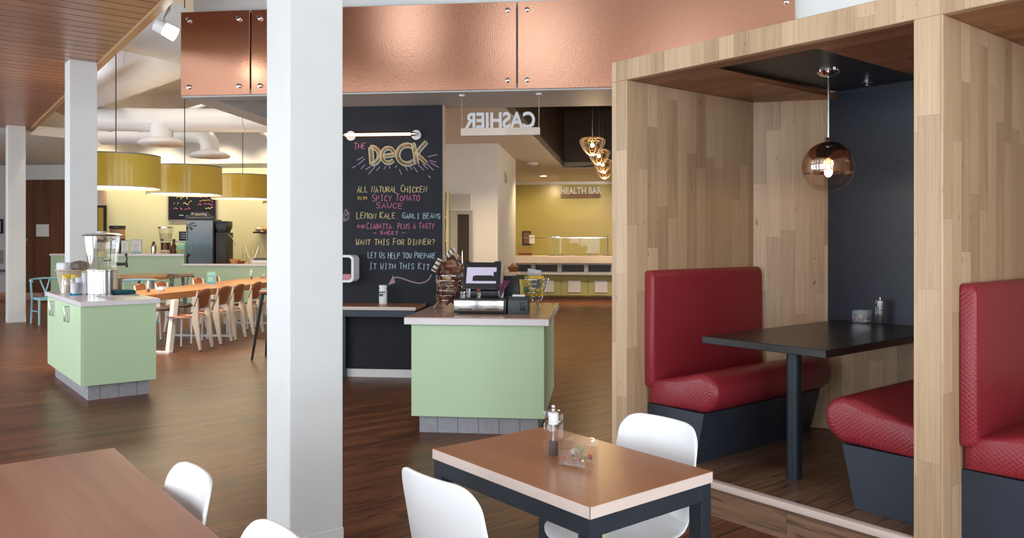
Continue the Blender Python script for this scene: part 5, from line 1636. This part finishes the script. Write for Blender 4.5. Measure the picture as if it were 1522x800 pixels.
ring_tube('pipe', [(-1.30, -.1, .03), (0, 0, 0), (1.4, .05, -.02), (3.6, .1, -.05)], .19, t)
for x in (-.9, -.4, 1.4, 2.6):
    m = MB(); m.cyl((x-.012, .03*x, -.014*x), (x+.012, .03*x, -.014*x), .194, None, 36); m.build('seam_band', 'duct_metal', t)
m = MB(); m.tube([(1.1, .05, .15), (1.1, .05, 1.75)], .02, 8); m.build('hanger_rod', 'white_metal', t)
m = MB(); m.tube([(.4, .05, .17), (1.3, .05, .42)], .03, 8); m.build('brace', 'white_metal', t)
for (u, v, z, r, lab) in ((-7.06, 12.31, 3.02, .36, 'round white ceiling diffuser like a hat, upright on a straight neck'), (-7.25, 14.30, 3.02, .37, 'round white ceiling diffuser like a hat at the end of a bent neck')):
    t = bthing('air_diffuser', lab, 'diffuser', u, v, z)
    m = MB(); m.lathe([(.20, -.02), (.34*r/.36, -.01), (r, .02), (r, .03), (.30, .075), (.19, .11), (.17, .12)], 36, cap=False); m.build('flange', 'duct_metal', t, smooth=60)
    MB().lathe([(.001, -.025), (.20, -.025), (.21, -.015), (.001, -.015)], 30).build('core', 'snack_cream', t)
    if v < 13: pts = [(0, 0, .10), (0, .01, .25), (0, .03, .36)]
    else: pts = [(0, 0, .10), (0, 0, .25), (-.08, .01, .38), (-.22, .02, .43), (-.4, .03, .44), (-2.2, .1, .44)]
    ring_tube('neck', pts, .175 if v < 13 else .17, t)
t = thing('track_spot', 'lit silver track spotlight hanging beside the slat ceiling edge', 'spotlight', (2.08, 7.57, 3.35))
m = MB(); m.tube([(0, 0, .13), (.04, .0, .22), (.04, 0, 1.8)], .014, 8); m.build('stem', 'grey_metal_light', t)
D = Vector((.75, -.35, -.42)).normalized()
m = MB(); m.cyl(-D*.09+Vector((0, 0, .03)), D*.0+Vector((0, 0, .03)), .06, .06, 20); m.build('housing', 'white_metal', t)
m = MB(); m.cyl(D*.0+Vector((0, 0, .03)), D*.10+Vector((0, 0, .03)), .058, .062, 20); m.build('lens', 'spot_glow', t)
m = MB(); m.tube([(0, 0, .13), (0, .08, .08), (0, .085, .03)], .01, 6); m.build('yoke', 'grey_metal_light', t)
pp = Vector((2.08, 7.57, 3.38))+D*.2
spot('track_spot_beam', pp, D, 4, (1, .9, .78), 70, .05)
t = bthing('roof_brace', 'slim white diagonal brace near the thick column under the ceiling', 'brace', -6.4, 15.5, 3.2)
m = MB(); m.tube([(-.35, 0, .45), (.9, 0, -.55)], .05, 10); m.build('rod', 'white_metal', t)
m = MB(); m.ball((-.35, 0, .45), .07, 10); m.build('knuckle', 'white_metal', t)
